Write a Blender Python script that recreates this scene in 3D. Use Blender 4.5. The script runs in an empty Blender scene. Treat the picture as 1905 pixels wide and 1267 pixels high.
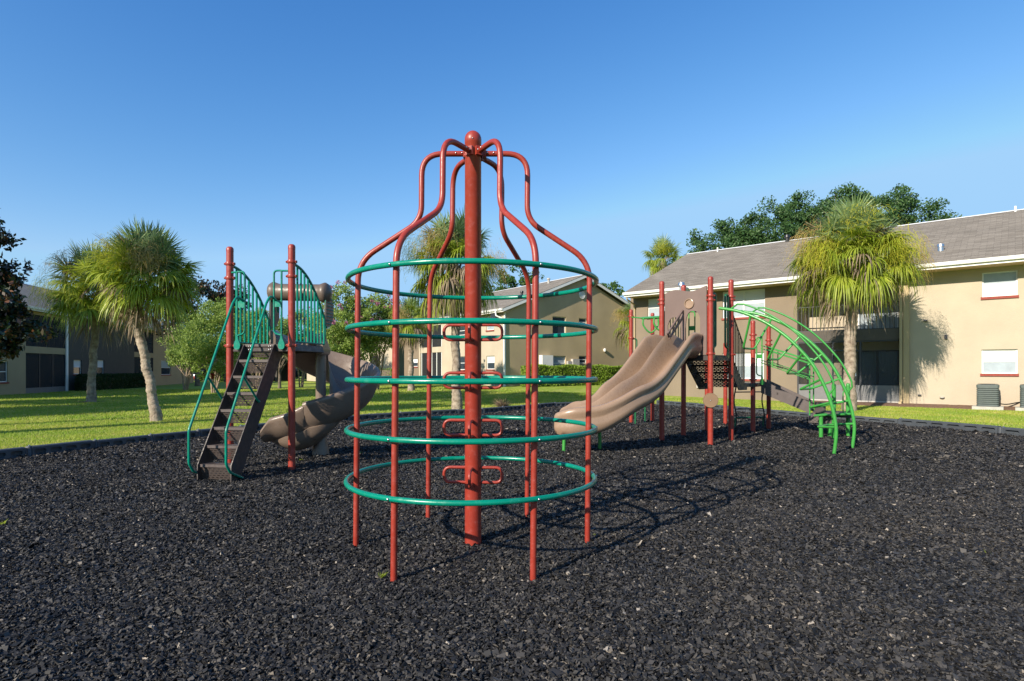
import bpy, math, random
import numpy as np
from mathutils import Vector, Matrix, Quaternion

# ------------------------------------------------------------------ camera, light, exposure
W_PX, H_PX = 1905.0, 1267.0
F, CX, HY, CAMH = 1100.0, 952.5, 688.0, 1.4
sc = bpy.context.scene
cam_d = bpy.data.cameras.new('camera')
cam = bpy.data.objects.new('camera', cam_d)
sc.collection.objects.link(cam)
cam.location = (0, 0, CAMH)
cam.rotation_euler = (math.pi / 2, 0, 0)
cam_d.sensor_width = 36.0
cam_d.lens = 36.0 * F / W_PX
cam_d.shift_y = (HY - H_PX / 2) / W_PX
cam_d.clip_start = 0.05
cam_d.clip_end = 2000
sc.camera = cam

SUN_EL = math.radians(27.2)
SUN_AZ = math.radians(42.5)          # the light travels towards +Y turned this far to +X
world = bpy.data.worlds.new('World')
sc.world = world
world.use_nodes = True
wn = world.node_tree
for n in list(wn.nodes):
    wn.nodes.remove(n)
sky = wn.nodes.new('ShaderNodeTexSky')
sky.sky_type = 'NISHITA'
sky.sun_disc = False
sky.sun_elevation = SUN_EL
sky.sun_rotation = math.pi + SUN_AZ
sky.air_density = 1.0
sky.dust_density = 1.3
sky.ozone_density = 4.5
sky.altitude = 0
bg = wn.nodes.new('ShaderNodeBackground')
bg.inputs['Strength'].default_value = 0.118
wo = wn.nodes.new('ShaderNodeOutputWorld')
# deepen the blue of the clear sky channel by channel, as the photograph's contrast does
sep = wn.nodes.new('ShaderNodeSeparateColor'); com = wn.nodes.new('ShaderNodeCombineColor')
wn.links.new(sky.outputs[0], sep.inputs[0])
for ch, (gain, power, top) in enumerate(((0.71, 1.95, 1.75), (0.91, 1.28, 3.0), (1.52, 0.85, 4.6))):
    mn = wn.nodes.new('ShaderNodeMath'); mn.operation = 'MINIMUM'; mn.inputs[1].default_value = top
    pw = wn.nodes.new('ShaderNodeMath'); pw.operation = 'POWER'; pw.inputs[1].default_value = power
    ml = wn.nodes.new('ShaderNodeMath'); ml.operation = 'MULTIPLY'; ml.inputs[1].default_value = gain
    wn.links.new(sep.outputs[ch], mn.inputs[0]); wn.links.new(mn.outputs[0], pw.inputs[0]); wn.links.new(pw.outputs[0], ml.inputs[0]); wn.links.new(ml.outputs[0], com.inputs[ch])
wn.links.new(com.outputs[0], bg.inputs[0])
wn.links.new(bg.outputs[0], wo.inputs[0])

sun_d = bpy.data.lights.new('sun', 'SUN')
sun_d.energy = 5.0
sun_d.angle = math.radians(0.53)
sun_d.color = (1.0, 0.90, 0.76)
sun = bpy.data.objects.new('sun', sun_d)
sc.collection.objects.link(sun)
LD = Vector((math.sin(SUN_AZ) * math.cos(SUN_EL), math.cos(SUN_AZ) * math.cos(SUN_EL), -math.sin(SUN_EL)))
sun.rotation_euler = LD.to_track_quat('-Z', 'Y').to_euler()
sun.location = (-20, -20, 30)

sc.view_settings.view_transform = 'Standard'
sc.view_settings.look = 'None'
sc.view_settings.gamma = 1
sc.view_settings.exposure = 0.57
sc.cycles.max_bounces = 6
sc.cycles.transparent_max_bounces = 12
sc.cycles.use_denoising = True

random.seed(7)
RNG = np.random.default_rng(11)
COL = sc.collection

# ------------------------------------------------------------------ layout helpers
def P(px, py, Y):
    return Vector(((px - CX) / F * Y, Y, CAMH + (HY - py) / F * Y))
def G(px, py, z=0.0):
    Y = F * (CAMH - z) / (py - HY)
    return Vector(((px - CX) / F * Y, Y, z))
def sstep(a, b, x):
    t = np.clip((x - a) / (b - a), 0, 1)
    return t * t * (3 - 2 * t)
def gz(x, y):
    return -0.05 + 0.36 * sstep(24, 42, y) * sstep(-16, -4, x) - 0.08 * sstep(24, 40, y) * sstep(-14, -24, x)

# ------------------------------------------------------------------ object helpers
def tag(o, label=None, cat=None, group=None, kind=None):
    if label: o['label'] = label
    if cat: o['category'] = cat
    if group: o['group'] = group
    if kind: o['kind'] = kind
    return o
def empty(name, loc=(0, 0, 0), rz=0.0, label=None, cat=None, group=None):
    o = bpy.data.objects.new(name, None)
    o.empty_display_size = 0.2
    COL.objects.link(o)
    o.location = loc
    o.rotation_euler = (0, 0, rz)
    return tag(o, label, cat, group)
def children(o):
    return [c for c in COL.objects if c.parent == o]
def copy_tree(o, parent=None):
    kids = children(o)
    c = o.copy()
    COL.objects.link(c)
    if parent is not None:
        c.parent = parent
    for k in kids:
        copy_tree(k, c)
    return c

class MB:
    """collects shapes, then links them as one mesh object"""
    def __init__(s):
        s.v = []; s.f = []; s.m = []
    def add(s, vs, fs, mi=0):
        o = len(s.v)
        s.v.extend([tuple(p) for p in vs])
        s.f.extend([tuple(i + o for i in f) for f in fs])
        s.m.extend([mi] * len(fs))
        return s
    def box(s, x0, x1, y0, y1, z0, z1, mi=0):
        v = [(x0,y0,z0),(x1,y0,z0),(x1,y1,z0),(x0,y1,z0),(x0,y0,z1),(x1,y0,z1),(x1,y1,z1),(x0,y1,z1)]
        return s.add(v, [(0,3,2,1),(4,5,6,7),(0,1,5,4),(1,2,6,5),(2,3,7,6),(3,0,4,7)], mi)
    def cbox(s, c, ax, ay, az, hx, hy, hz, mi=0):
        c = Vector(c); ax = Vector(ax).normalized(); ay = Vector(ay).normalized(); az = Vector(az).normalized()
        v = [c + ax*hx*a + ay*hy*b + az*hz*d for d in (-1,1) for (a,b) in ((-1,-1),(1,-1),(1,1),(-1,1))]
        return s.add(v, [(0,3,2,1),(4,5,6,7),(0,1,5,4),(1,2,6,5),(2,3,7,6),(3,0,4,7)], mi)
    def bar(s, a, b, w, h, mi=0, up=(0,0,1)):
        a = Vector(a); b = Vector(b); d = (b - a)
        u = Vector(up); x = d.cross(u)
        if x.length < 1e-6: x = d.cross(Vector((1,0,0)))
        x.normalize(); z = x.cross(d).normalized()
        return s.cbox((a + b) / 2, d, x, z, d.length / 2, w / 2, h / 2, mi)
    def tube(s, pts, r, n=10, closed=False, caps=True, mi=0):
        pts = [Vector(p) for p in pts]
        N = len(pts)
        rr = r if isinstance(r, (list, tuple)) else [r] * N
        tans = []
        for i in range(N):
            if closed:
                t = pts[(i+1) % N] - pts[i-1]
            else:
                t = pts[min(i+1, N-1)] - pts[max(i-1, 0)]
            tans.append(t.normalized())
        up = Vector((0,0,1)) if abs(tans[0].z) < 0.9 else Vector((1,0,0))
        x = tans[0].cross(up).normalized()
        vs = []
        for i in range(N):
            t = tans[i]
            x = (x - t * x.dot(t)).normalized()
            y = t.cross(x)
            for k in range(n):
                a = 2 * math.pi * k / n
                vs.append(pts[i] + (x * math.cos(a) + y * math.sin(a)) * rr[i])
        fs = []
        M = N if closed else N - 1
        for i in range(M):
            j = (i + 1) % N
            for k in range(n):
                l = (k + 1) % n
                fs.append((i*n+k, i*n+l, j*n+l, j*n+k))
        if caps and not closed:
            fs.append(tuple(range(n-1, -1, -1)))
            fs.append(tuple((N-1)*n + k for k in range(n)))
        return s.add(vs, fs, mi)
    def lathe(s, prof, c=(0,0,0), n=24, mi=0):
        c = Vector(c); vs = []; fs = []
        for (r, z) in prof:
            for k in range(n):
                a = 2*math.pi*k/n
                vs.append((c.x + r*math.cos(a), c.y + r*math.sin(a), c.z + z))
        for i in range(len(prof)-1):
            for k in range(n):
                l = (k+1) % n
                fs.append((i*n+k, i*n+l, (i+1)*n+l, (i+1)*n+k))
        fs.append(tuple(range(n-1, -1, -1)))
        fs.append(tuple((len(prof)-1)*n + k for k in range(n)))
        return s.add(vs, fs, mi)
    def loft(s, secs, closed=True, caps=True, mi=0):
        n = len(secs[0]); vs = []; fs = []
        for q in secs: vs.extend(q)
        for i in range(len(secs)-1):
            for k in range(n if closed else n-1):
                l = (k+1) % n
                fs.append((i*n+k, i*n+l, (i+1)*n+l, (i+1)*n+k))
        if caps:
            fs.append(tuple(range(n-1, -1, -1)))
            fs.append(tuple((len(secs)-1)*n + k for k in range(n)))
        return s.add(vs, fs, mi)
    def ball(s, c, r, n=8, mi=0):
        prof = [(r*math.sin(math.pi*i/n)+1e-4, -r*math.cos(math.pi*i/n)) for i in range(n+1)]
        return s.lathe(prof, c, n*2, mi)
    def build(s, name, mats, parent=None, off=None, angle=40, flip=False):
        me = bpy.data.meshes.new(name)
        v = s.v
        if off is not None:
            v = [(p[0]-off[0], p[1]-off[1], p[2]-off[2]) for p in v]
        me.from_pydata(v, [], s.f)
        if not isinstance(mats, (list, tuple)): mats = [mats]
        for m in mats: me.materials.append(m)
        if len(mats) > 1:
            me.polygons.foreach_set('material_index', s.m)
        me.polygons.foreach_set('use_smooth', [True] * len(s.f))
        me.update()
        try:
            me.set_sharp_from_angle(angle=math.radians(angle))
        except Exception:
            pass
        o = bpy.data.objects.new(name, me)
        COL.objects.link(o)
        if parent is not None: o.parent = parent
        return o

def np_mesh(name, verts, faces, mats, parent=None, midx=None, smooth=False):
    """verts (N,3), faces (M,k) numpy arrays"""
    me = bpy.data.meshes.new(name)
    k = faces.shape[1]
    me.vertices.add(len(verts)); me.vertices.foreach_set('co', np.asarray(verts, dtype=np.float32).ravel())
    me.loops.add(faces.size); me.loops.foreach_set('vertex_index', faces.astype(np.int32).ravel())
    me.polygons.add(len(faces))
    me.polygons.foreach_set('loop_start', np.arange(0, faces.size, k, dtype=np.int32))
    me.polygons.foreach_set('loop_total', np.full(len(faces), k, dtype=np.int32))
    if not isinstance(mats, (list, tuple)): mats = [mats]
    for m in mats: me.materials.append(m)
    if midx is not None: me.polygons.foreach_set('material_index', midx.astype(np.int32))
    me.polygons.foreach_set('use_smooth', np.full(len(faces), smooth))
    me.update(calc_edges=True)
    me.validate()
    o = bpy.data.objects.new(name, me)
    COL.objects.link(o)
    if parent is not None: o.parent = parent
    return o

def fillet(pts, r, n=6):
    pts = [Vector(p) for p in pts]
    rr = r if isinstance(r, (list, tuple)) else [r] * len(pts)
    out = [pts[0]]
    for i in range(1, len(pts)-1):
        a, b, c = pts[i-1], pts[i], pts[i+1]
        u = (a-b); v = (c-b)
        ang = u.angle(v)
        if rr[i] <= 0 or ang > 3.1:
            out.append(b); continue
        d = min(rr[i] / math.tan(ang/2), u.length*0.49, v.length*0.49)
        u.normalize(); v.normalize()
        p0 = b + u*d; p1 = b + v*d
        for k in range(n+1):
            t = k/n
            out.append(p0*(1-t)**2 + b*2*t*(1-t) + p1*t*t)
    out.append(pts[-1])
    return out
def smooth_path(pts, n=6):
    """Catmull-Rom through the points"""
    pts = [Vector(p) for p in pts]
    q = [pts[0]*2-pts[1]] + pts + [pts[-1]*2-pts[-2]]
    out = []
    for i in range(1, len(q)-2):
        for k in range(n):
            t = k/n
            a, b, c, d = q[i-1], q[i], q[i+1], q[i+2]
            out.append(0.5*((2*b)+(c-a)*t+(2*a-5*b+4*c-d)*t*t+(3*b-a-3*c+d)*t**3))
    out.append(pts[-1])
    return out
def lerp_tab(tab, t):
    for (a, va), (b, vb) in zip(tab, tab[1:]):
        if t <= b:
            k = (t-a)/(b-a) if b > a else 0
            k = max(0, min(1, k)); 
            return va + (vb-va)*k
    return tab[-1][1]

# ------------------------------------------------------------------ materials
def mat(name, col, rough=0.6, var=0.12, vscale=3.0, bump=0.0, bscale=40.0, metal=0.0, coat=0.0, spec=None, col2=None, detail=4, wear=0.0):
    m = bpy.data.materials.new(name); m.use_nodes = True
    nt = m.node_tree; b = nt.nodes['Principled BSDF']
    b.inputs['Roughness'].default_value = rough
    b.inputs['Metallic'].default_value = metal
    if coat: b.inputs['Coat Weight'].default_value = coat; b.inputs['Coat Roughness'].default_value = 0.15
    if spec is not None: b.inputs['Specular IOR Level'].default_value = spec
    tc = nt.nodes.new('ShaderNodeTexCoord')
    no = nt.nodes.new('ShaderNodeTexNoise'); no.inputs['Scale'].default_value = vscale; no.inputs['Detail'].default_value = detail
    nt.links.new(tc.outputs['Object'], no.inputs['Vector'])
    mx = nt.nodes.new('ShaderNodeMix'); mx.data_type = 'RGBA'
    c2 = col2 if col2 else tuple(c*(1+var) for c in col)
    c1 = col if col2 else tuple(c*(1-var) for c in col)
    mx.inputs[6].default_value = (*c1, 1); mx.inputs[7].default_value = (*c2, 1)
    rp = nt.nodes.new('ShaderNodeMapRange'); rp.inputs[1].default_value = 0.3; rp.inputs[2].default_value = 0.7
    nt.links.new(no.outputs[0], rp.inputs[0]); nt.links.new(rp.outputs[0], mx.inputs[0])
    nt.links.new(mx.outputs[2], b.inputs['Base Color'])
    if wear:
        # scuffs and faded patches: paler and duller
        n3 = nt.nodes.new('ShaderNodeTexNoise'); n3.inputs['Scale'].default_value = 17; n3.inputs['Detail'].default_value = 8; n3.inputs['Roughness'].default_value = 0.7
        nt.links.new(tc.outputs['Object'], n3.inputs['Vector'])
        r3 = nt.nodes.new('ShaderNodeMapRange'); r3.inputs[1].default_value = 0.56; r3.inputs[2].default_value = 0.72; r3.inputs[4].default_value = wear
        nt.links.new(n3.outputs[0], r3.inputs[0])
        m3 = nt.nodes.new('ShaderNodeMix'); m3.data_type = 'RGBA'; m3.inputs[7].default_value = tuple(min(1, c*1.25+0.07) for c in col)+(1,)
        nt.links.new(r3.outputs[0], m3.inputs[0]); nt.links.new(mx.outputs[2], m3.inputs[6]); nt.links.new(m3.outputs[2], b.inputs['Base Color'])
        r4 = nt.nodes.new('ShaderNodeMapRange'); r4.inputs[1].default_value = 0.4; r4.inputs[2].default_value = 0.7; r4.inputs[3].default_value = rough*0.85; r4.inputs[4].default_value = min(0.9, rough*1.7)
        nt.links.new(n3.outputs[0], r4.inputs[0]); nt.links.new(r4.outputs[0], b.inputs['Roughness'])
    if bump:
        n2 = nt.nodes.new('ShaderNodeTexNoise'); n2.inputs['Scale'].default_value = bscale; n2.inputs['Detail'].default_value = 5
        nt.links.new(tc.outputs['Object'], n2.inputs['Vector'])
        bp = nt.nodes.new('ShaderNodeBump'); bp.inputs['Strength'].default_value = bump; bp.inputs['Distance'].default_value = 0.02
        nt.links.new(n2.outputs[0], bp.inputs['Height']); nt.links.new(bp.outputs[0], b.inputs['Normal'])
    return m
def leafmat(name, cols, rough=0.5, trans=0.35, gloss=0.3):
    """foliage: colour differs leaf by leaf; light passes through"""
    m = bpy.data.materials.new(name); m.use_nodes = True
    nt = m.node_tree; b = nt.nodes['Principled BSDF']; out = nt.nodes['Material Output']
    b.inputs['Roughness'].default_value = rough
    b.inputs['Specular IOR Level'].default_value = gloss
    g = nt.nodes.new('ShaderNodeNewGeometry')
    r = nt.nodes.new('ShaderNodeValToRGB')
    r.color_ramp.elements[0].color = (*cols[0], 1); r.color_ramp.elements[1].color = (*cols[-1], 1)
    for i, c in enumerate(cols[1:-1]):
        e = r.color_ramp.elements.new((i+1)/(len(cols)-1)); e.color = (*c, 1)
    nt.links.new(g.outputs['Random Per Island'], r.inputs[0])
    nt.links.new(r.outputs[0], b.inputs['Base Color'])
    tr = nt.nodes.new('ShaderNodeBsdfTranslucent')
    nt.links.new(r.outputs[0], tr.inputs[0])
    mx = nt.nodes.new('ShaderNodeMixShader'); mx.inputs[0].default_value = trans
    nt.links.new(b.outputs[0], mx.inputs[1]); nt.links.new(tr.outputs[0], mx.inputs[2])
    nt.links.new(mx.outputs[0], out.inputs[0])
    return m
def perfmat(name, col, plane='xz', sx=22.0, rough=0.5, off=0.0):
    """metal sheet punched with rows of slots"""
    m = bpy.data.materials.new(name); m.use_nodes = True
    nt = m.node_tree; b = nt.nodes['Principled BSDF']; out = nt.nodes['Material Output']
    b.inputs['Base Color'].default_value = (*col, 1); b.inputs['Roughness'].default_value = rough
    tc = nt.nodes.new('ShaderNodeTexCoord'); sp = nt.nodes.new('ShaderNodeSeparateXYZ'); cb = nt.nodes.new('ShaderNodeCombineXYZ')
    nt.links.new(tc.outputs['Object'], sp.inputs[0])
    nt.links.new(sp.outputs['XYZ'.index(plane[0].upper())], cb.inputs[0]); nt.links.new(sp.outputs['XYZ'.index(plane[1].upper())], cb.inputs[1])
    br = nt.nodes.new('ShaderNodeTexBrick')
    br.inputs['Scale'].default_value = sx
    br.inputs['Mortar Size'].default_value = 0.18
    br.inputs['Mortar Smooth'].default_value = 0.0
    br.inputs['Brick Width'].default_value = 1.0
    br.inputs['Row Height'].default_value = 0.5
    nt.links.new(cb.outputs[0], br.inputs['Vector'])
    tp = nt.nodes.new('ShaderNodeBsdfTransparent'); mx = nt.nodes.new('ShaderNodeMixShader')
    nt.links.new(br.outputs['Fac'], mx.inputs[0]); nt.links.new(tp.outputs[0], mx.inputs[1]); nt.links.new(b.outputs[0], mx.inputs[2])
    nt.links.new(mx.outputs[0], out.inputs[0])
    return m
def screenmat(name, col, alpha):
    m = bpy.data.materials.new(name); m.use_nodes = True
    nt = m.node_tree; b = nt.nodes['Principled BSDF']
    b.inputs['Base Color'].default_value = (*col, 1); b.inputs['Roughness'].default_value = 0.8
    b.inputs['Alpha'].default_value = alpha
    return m
def glassmat(name, col=(0.03, 0.045, 0.06), rough=0.06, spec=0.6):
    m = mat(name, col, rough, 0.05, 1.0, spec=spec)
    return m

M = {}
M['red'] = mat('red_paint', (0.26, 0.028, 0.016), 0.36, 0.10, 6.0, bump=0.03, bscale=120, col2=(0.31, 0.040, 0.024), wear=0.55)
M['teal'] = mat('teal_coat', (0.0, 0.20, 0.13), 0.25, 0.08, 5.0, bump=0.02, bscale=90, wear=0.35)
M['green'] = mat('bright_green_coat', (0.045, 0.27, 0.045), 0.3, 0.10, 5.0, wear=0.35)
M['dkgreen'] = mat('dark_green_coat', (0.008, 0.11, 0.04), 0.35, 0.10, 5.0)
M['brown'] = mat('shade_darkened_brown_coat', (0.042, 0.032, 0.029), 0.5, 0.12, 8.0, bump=0.05, bscale=60, wear=0.3)  # brown coat, darkened to paint in shade on the stair side plates
M['rampbrown'] = mat('ramp_brown_coat', (0.085, 0.066, 0.06), 0.5, 0.12, 8.0, wear=0.4)
M['stepbrown'] = mat('step_brown_coat', (0.085, 0.066, 0.060), 0.45, 0.12, 8.0, wear=0.5)
M['soffit'] = mat('tan_soffit', (0.48, 0.36, 0.22), 0.8, 0.05, 3.0)
M['disc'] = mat('brown_disc_plastic', (0.20, 0.125, 0.07), 0.5, 0.08, 6.0)
M['black'] = mat('black_coat', (0.012, 0.013, 0.014), 0.4, 0.1, 8.0)
M['tan2'] = mat('brown_slide_plastic', (0.185, 0.138, 0.106), 0.32, 0.08, 2.5, bump=0.04, bscale=14, wear=0.25)
M['hood'] = mat('dark_brown_hood_plastic', (0.115, 0.084, 0.064), 0.4, 0.08, 2.5, wear=0.2)
M['tan'] = mat('tan_plastic', (0.290, 0.195, 0.130), 0.27, 0.07, 2.5, bump=0.04, bscale=14, wear=0.22)
M['panel'] = mat('brown_panel_plastic', (0.155, 0.105, 0.088), 0.42, 0.08, 3.0)
M['steel'] = mat('steel', (0.6, 0.6, 0.6), 0.3, 0.1, 20.0, metal=1.0)
M['perf_xz'] = perfmat('perforated_sheet', (0.085, 0.067, 0.06), 'xz', 17.0)
M['perf_xy'] = perfmat('perforated_tread', (0.10, 0.078, 0.07), 'xy', 18.0)
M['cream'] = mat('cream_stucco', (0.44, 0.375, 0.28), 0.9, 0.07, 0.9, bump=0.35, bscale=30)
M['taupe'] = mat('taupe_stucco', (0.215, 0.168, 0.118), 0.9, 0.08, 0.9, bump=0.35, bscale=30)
M['shadeolive'] = mat('shaded_tan_stucco', (0.40, 0.30, 0.17), 0.9, 0.08, 0.6, bump=0.10, bscale=22)  # darker copy of the olive stucco, shade of the left facade in its colour
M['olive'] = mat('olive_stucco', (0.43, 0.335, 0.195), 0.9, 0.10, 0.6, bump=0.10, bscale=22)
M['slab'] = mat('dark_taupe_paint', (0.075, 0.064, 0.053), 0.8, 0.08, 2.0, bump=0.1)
M['white'] = mat('white_paint', (0.78, 0.77, 0.73), 0.5, 0.04, 4.0)
M['whiteframe'] = mat('white_window_frame', (0.72, 0.73, 0.70), 0.4, 0.03, 8.0)
M['sill'] = mat('red_brick_sill', (0.25, 0.05, 0.035), 0.8, 0.15, 14.0)
M['blind'] = mat('white_blind', (0.66, 0.68, 0.69), 0.6, 0.03, 2.0)
M['lowpane'] = mat('screened_pane', (0.33, 0.385, 0.42), 0.35, 0.08, 6.0)
M['glass'] = glassmat('dark_glass', (0.035, 0.05, 0.065), 0.08)
M['blueglass'] = glassmat('blue_grey_glass', (0.06, 0.10, 0.125), 0.15)
M['screen'] = screenmat('insect_screen', (0.03, 0.033, 0.036), 0.38)
M['darkscreen'] = screenmat('dark_insect_screen', (0.014, 0.015, 0.018), 0.80)
M['frame'] = mat('dark_screen_frame', (0.03, 0.033, 0.04), 0.5, 0.05, 5.0)
M['kick'] = mat('grey_kick_panel', (0.15, 0.15, 0.15), 0.6, 0.08, 5.0)
M['ac'] = mat('grey_green_metal', (0.085, 0.105, 0.10), 0.5, 0.08, 6.0)
M['concrete'] = mat('concrete', (0.42, 0.40, 0.36), 0.9, 0.12, 4.0, bump=0.2)
M['dirt'] = mat('brown_mulch_soil', (0.16, 0.09, 0.055), 0.95, 0.35, 9.0, bump=0.8, bscale=35)
M['timber'] = mat('grey_plastic_timber', (0.058, 0.066, 0.075), 0.55, 0.15, 5.0, bump=0.1, bscale=30)
M['plastic_blk'] = mat('recess_plastic', (0.05, 0.056, 0.064), 0.6, 0.1, 5.0)
M['bark'] = mat('palm_bark', (0.17, 0.125, 0.09), 0.95, 0.4, 7.0, bump=1.0, bscale=22, col2=(0.40, 0.33, 0.25))
M['bark2'] = mat('tree_bark', (0.09, 0.07, 0.05), 0.95, 0.4, 6.0, bump=0.9, bscale=18, col2=(0.20, 0.16, 0.12))
M['bark3'] = mat('pale_smooth_bark', (0.22, 0.16, 0.11), 0.85, 0.3, 4.0, bump=0.4, bscale=12, col2=(0.36, 0.28, 0.2))
M['lgreen'] = leafmat('palm_leaf', [(0.20, 0.28, 0.02), (0.31, 0.39, 0.03), (0.44, 0.49, 0.07), (0.25, 0.32, 0.03)], 0.45, 0.45, 0.5)
M['bgreen'] = leafmat('painted_sheen_leaf', [(0.11, 0.19, 0.06), (0.18, 0.27, 0.10), (0.28, 0.37, 0.18)], 0.4, 0.25, 0.6)  # bluish sheen on the upper fronds is put into this leaf colour
M['plume'] = leafmat('yellow_flower_plume', [(0.48, 0.46, 0.04), (0.40, 0.44, 0.04), (0.55, 0.47, 0.07)], 0.7, 0.35, 0.1)
M['plume2'] = leafmat('tan_flower_plume', [(0.46, 0.33, 0.12), (0.38, 0.28, 0.09), (0.55, 0.40, 0.18)], 0.8, 0.3, 0.1)
M['dead'] = leafmat('dead_frond', [(0.28, 0.21, 0.14), (0.20, 0.15, 0.10), (0.36, 0.29, 0.21)], 0.9, 0.2, 0.1)
M['oak'] = leafmat('oak_leaf', [(0.035, 0.085, 0.025), (0.06, 0.13, 0.035), (0.09, 0.165, 0.05)], 0.5, 0.25, 0.35)
M['tree'] = leafmat('broad_leaf', [(0.04, 0.10, 0.018), (0.07, 0.15, 0.025), (0.10, 0.18, 0.035)], 0.5, 0.35, 0.35)
M['myrtle'] = leafmat('myrtle_leaf', [(0.17, 0.27, 0.04), (0.25, 0.35, 0.06), (0.34, 0.43, 0.12), (0.19, 0.29, 0.06)], 0.55, 0.4, 0.3)
M['pink'] = leafmat('pink_blossom', [(0.45, 0.16, 0.26), (0.55, 0.25, 0.35)], 0.8, 0.4, 0.1)
M['magnolia'] = leafmat('magnolia_leaf', [(0.006, 0.016, 0.008), (0.012, 0.028, 0.012), (0.02, 0.04, 0.016), (0.016, 0.032, 0.012), (0.10, 0.045, 0.02), (0.24, 0.11, 0.05)], 0.3, 0.12, 0.5)
M['hedge'] = leafmat('hedge_leaf', [(0.15, 0.26, 0.025), (0.24, 0.36, 0.04), (0.32, 0.44, 0.07)], 0.5, 0.35, 0.3)
M['darkhedge'] = leafmat('shrub_leaf', [(0.03, 0.06, 0.018), (0.05, 0.085, 0.025)], 0.6, 0.25, 0.2)
M['drybrush'] = leafmat('dry_twig', [(0.26, 0.19, 0.12), (0.18, 0.13, 0.09)], 0.9, 0.1, 0.1)

def roofmat():
    m = mat('asphalt_shingles', (0.20, 0.175, 0.145), 0.95, 0.1, 3.0)
    nt = m.node_tree; b = nt.nodes['Principled BSDF']
    tc = nt.nodes.new('ShaderNodeTexCoord'); mp = nt.nodes.new('ShaderNodeMapping')
    nt.links.new(tc.outputs['Object'], mp.inputs[0])
    br = nt.nodes.new('ShaderNodeTexBrick'); br.inputs['Scale'].default_value = 1.0
    br.inputs['Brick Width'].default_value = 0.42; br.inputs['Row Height'].default_value = 0.135
    br.inputs['Mortar Size'].default_value = 0.006; br.inputs['Bias'].default_value = 0.0
    br.inputs['Color1'].default_value = (0.17, 0.145, 0.112, 1); br.inputs['Color2'].default_value = (0.25, 0.218, 0.175, 1)
    br.inputs['Mortar'].default_value = (0.09, 0.075, 0.06, 1)
    nt.links.new(mp.outputs[0], br.inputs[0])
    no = nt.nodes.new('ShaderNodeTexNoise'); no.inputs['Scale'].default_value = 0.7; no.inputs['Detail'].default_value = 6
    nt.links.new(tc.outputs['Object'], no.inputs['Vector'])
    mr = nt.nodes.new('ShaderNodeMapRange'); mr.inputs[3].default_value = 0.78; mr.inputs[4].default_value = 1.2
    nt.links.new(no.outputs[0], mr.inputs[0])
    mx = nt.nodes.new('ShaderNodeMix'); mx.data_type = 'RGBA'; mx.blend_type = 'MULTIPLY'; mx.inputs[0].default_value = 1
    nt.links.new(br.outputs[0], mx.inputs[6]); nt.links.new(mr.outputs[0], mx.inputs[7])
    nt.links.new(mx.outputs[2], b.inputs['Base Color'])
    return m
M['roof'] = roofmat()

def groundmat(name, cols, scales, rough=0.95, bump=0.3, bscale=60):
    m = bpy.data.materials.new(name); m.use_nodes = True
    nt = m.node_tree; b = nt.nodes['Principled BSDF']; b.inputs['Roughness'].default_value = rough
    b.inputs['Specular IOR Level'].default_value = 0.2
    tc = nt.nodes.new('ShaderNodeTexCoord'); prev = None
    for i, (c, s) in enumerate(zip(cols, scales)):
        if prev is None:
            rgb = nt.nodes.new('ShaderNodeRGB'); rgb.outputs[0].default_value = (*c, 1); prev = rgb.outputs[0]; continue
        no = nt.nodes.new('ShaderNodeTexNoise'); no.inputs['Scale'].default_value = s; no.inputs['Detail'].default_value = 6
        nt.links.new(tc.outputs['Object'], no.inputs['Vector'])
        mr = nt.nodes.new('ShaderNodeMapRange'); mr.inputs[1].default_value = 0.42; mr.inputs[2].default_value = 0.62
        nt.links.new(no.outputs[0], mr.inputs[0])
        mx = nt.nodes.new('ShaderNodeMix'); mx.data_type = 'RGBA'; mx.inputs[7].default_value = (*c, 1)
        nt.links.new(mr.outputs[0], mx.inputs[0]); nt.links.new(prev, mx.inputs[6]); prev = mx.outputs[2]
    nt.links.new(prev, b.inputs['Base Color'])
    n2 = nt.nodes.new('ShaderNodeTexNoise'); n2.inputs['Scale'].default_value = bscale; n2.inputs['Detail'].default_value = 6
    nt.links.new(tc.outputs['Object'], n2.inputs['Vector'])
    bp = nt.nodes.new('ShaderNodeBump'); bp.inputs['Strength'].default_value = bump; bp.inputs['Distance'].default_value = 0.03
    nt.links.new(n2.outputs[0], bp.inputs['Height']); nt.links.new(bp.outputs[0], b.inputs['Normal'])
    return m
M['lawn'] = groundmat('lawn_ground', [(0.24, 0.33, 0.03), (0.31, 0.39, 0.045), (0.38, 0.38, 0.10), (0.19, 0.28, 0.025)], [0, 0.35, 0.9, 3.0])
M['mulch'] = groundmat('rubber_mulch_base', [(0.008, 0.008, 0.008), (0.014, 0.013, 0.012), (0.005, 0.005, 0.005)], [0, 2.0, 45.0], bump=1.0, bscale=45)
M['blade'] = leafmat('grass_blade', [(0.29, 0.40, 0.03), (0.34, 0.47, 0.05), (0.46, 0.50, 0.11), (0.32, 0.43, 0.03), (0.62, 0.53, 0.24)], 0.55, 0.4, 0.2)
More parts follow.
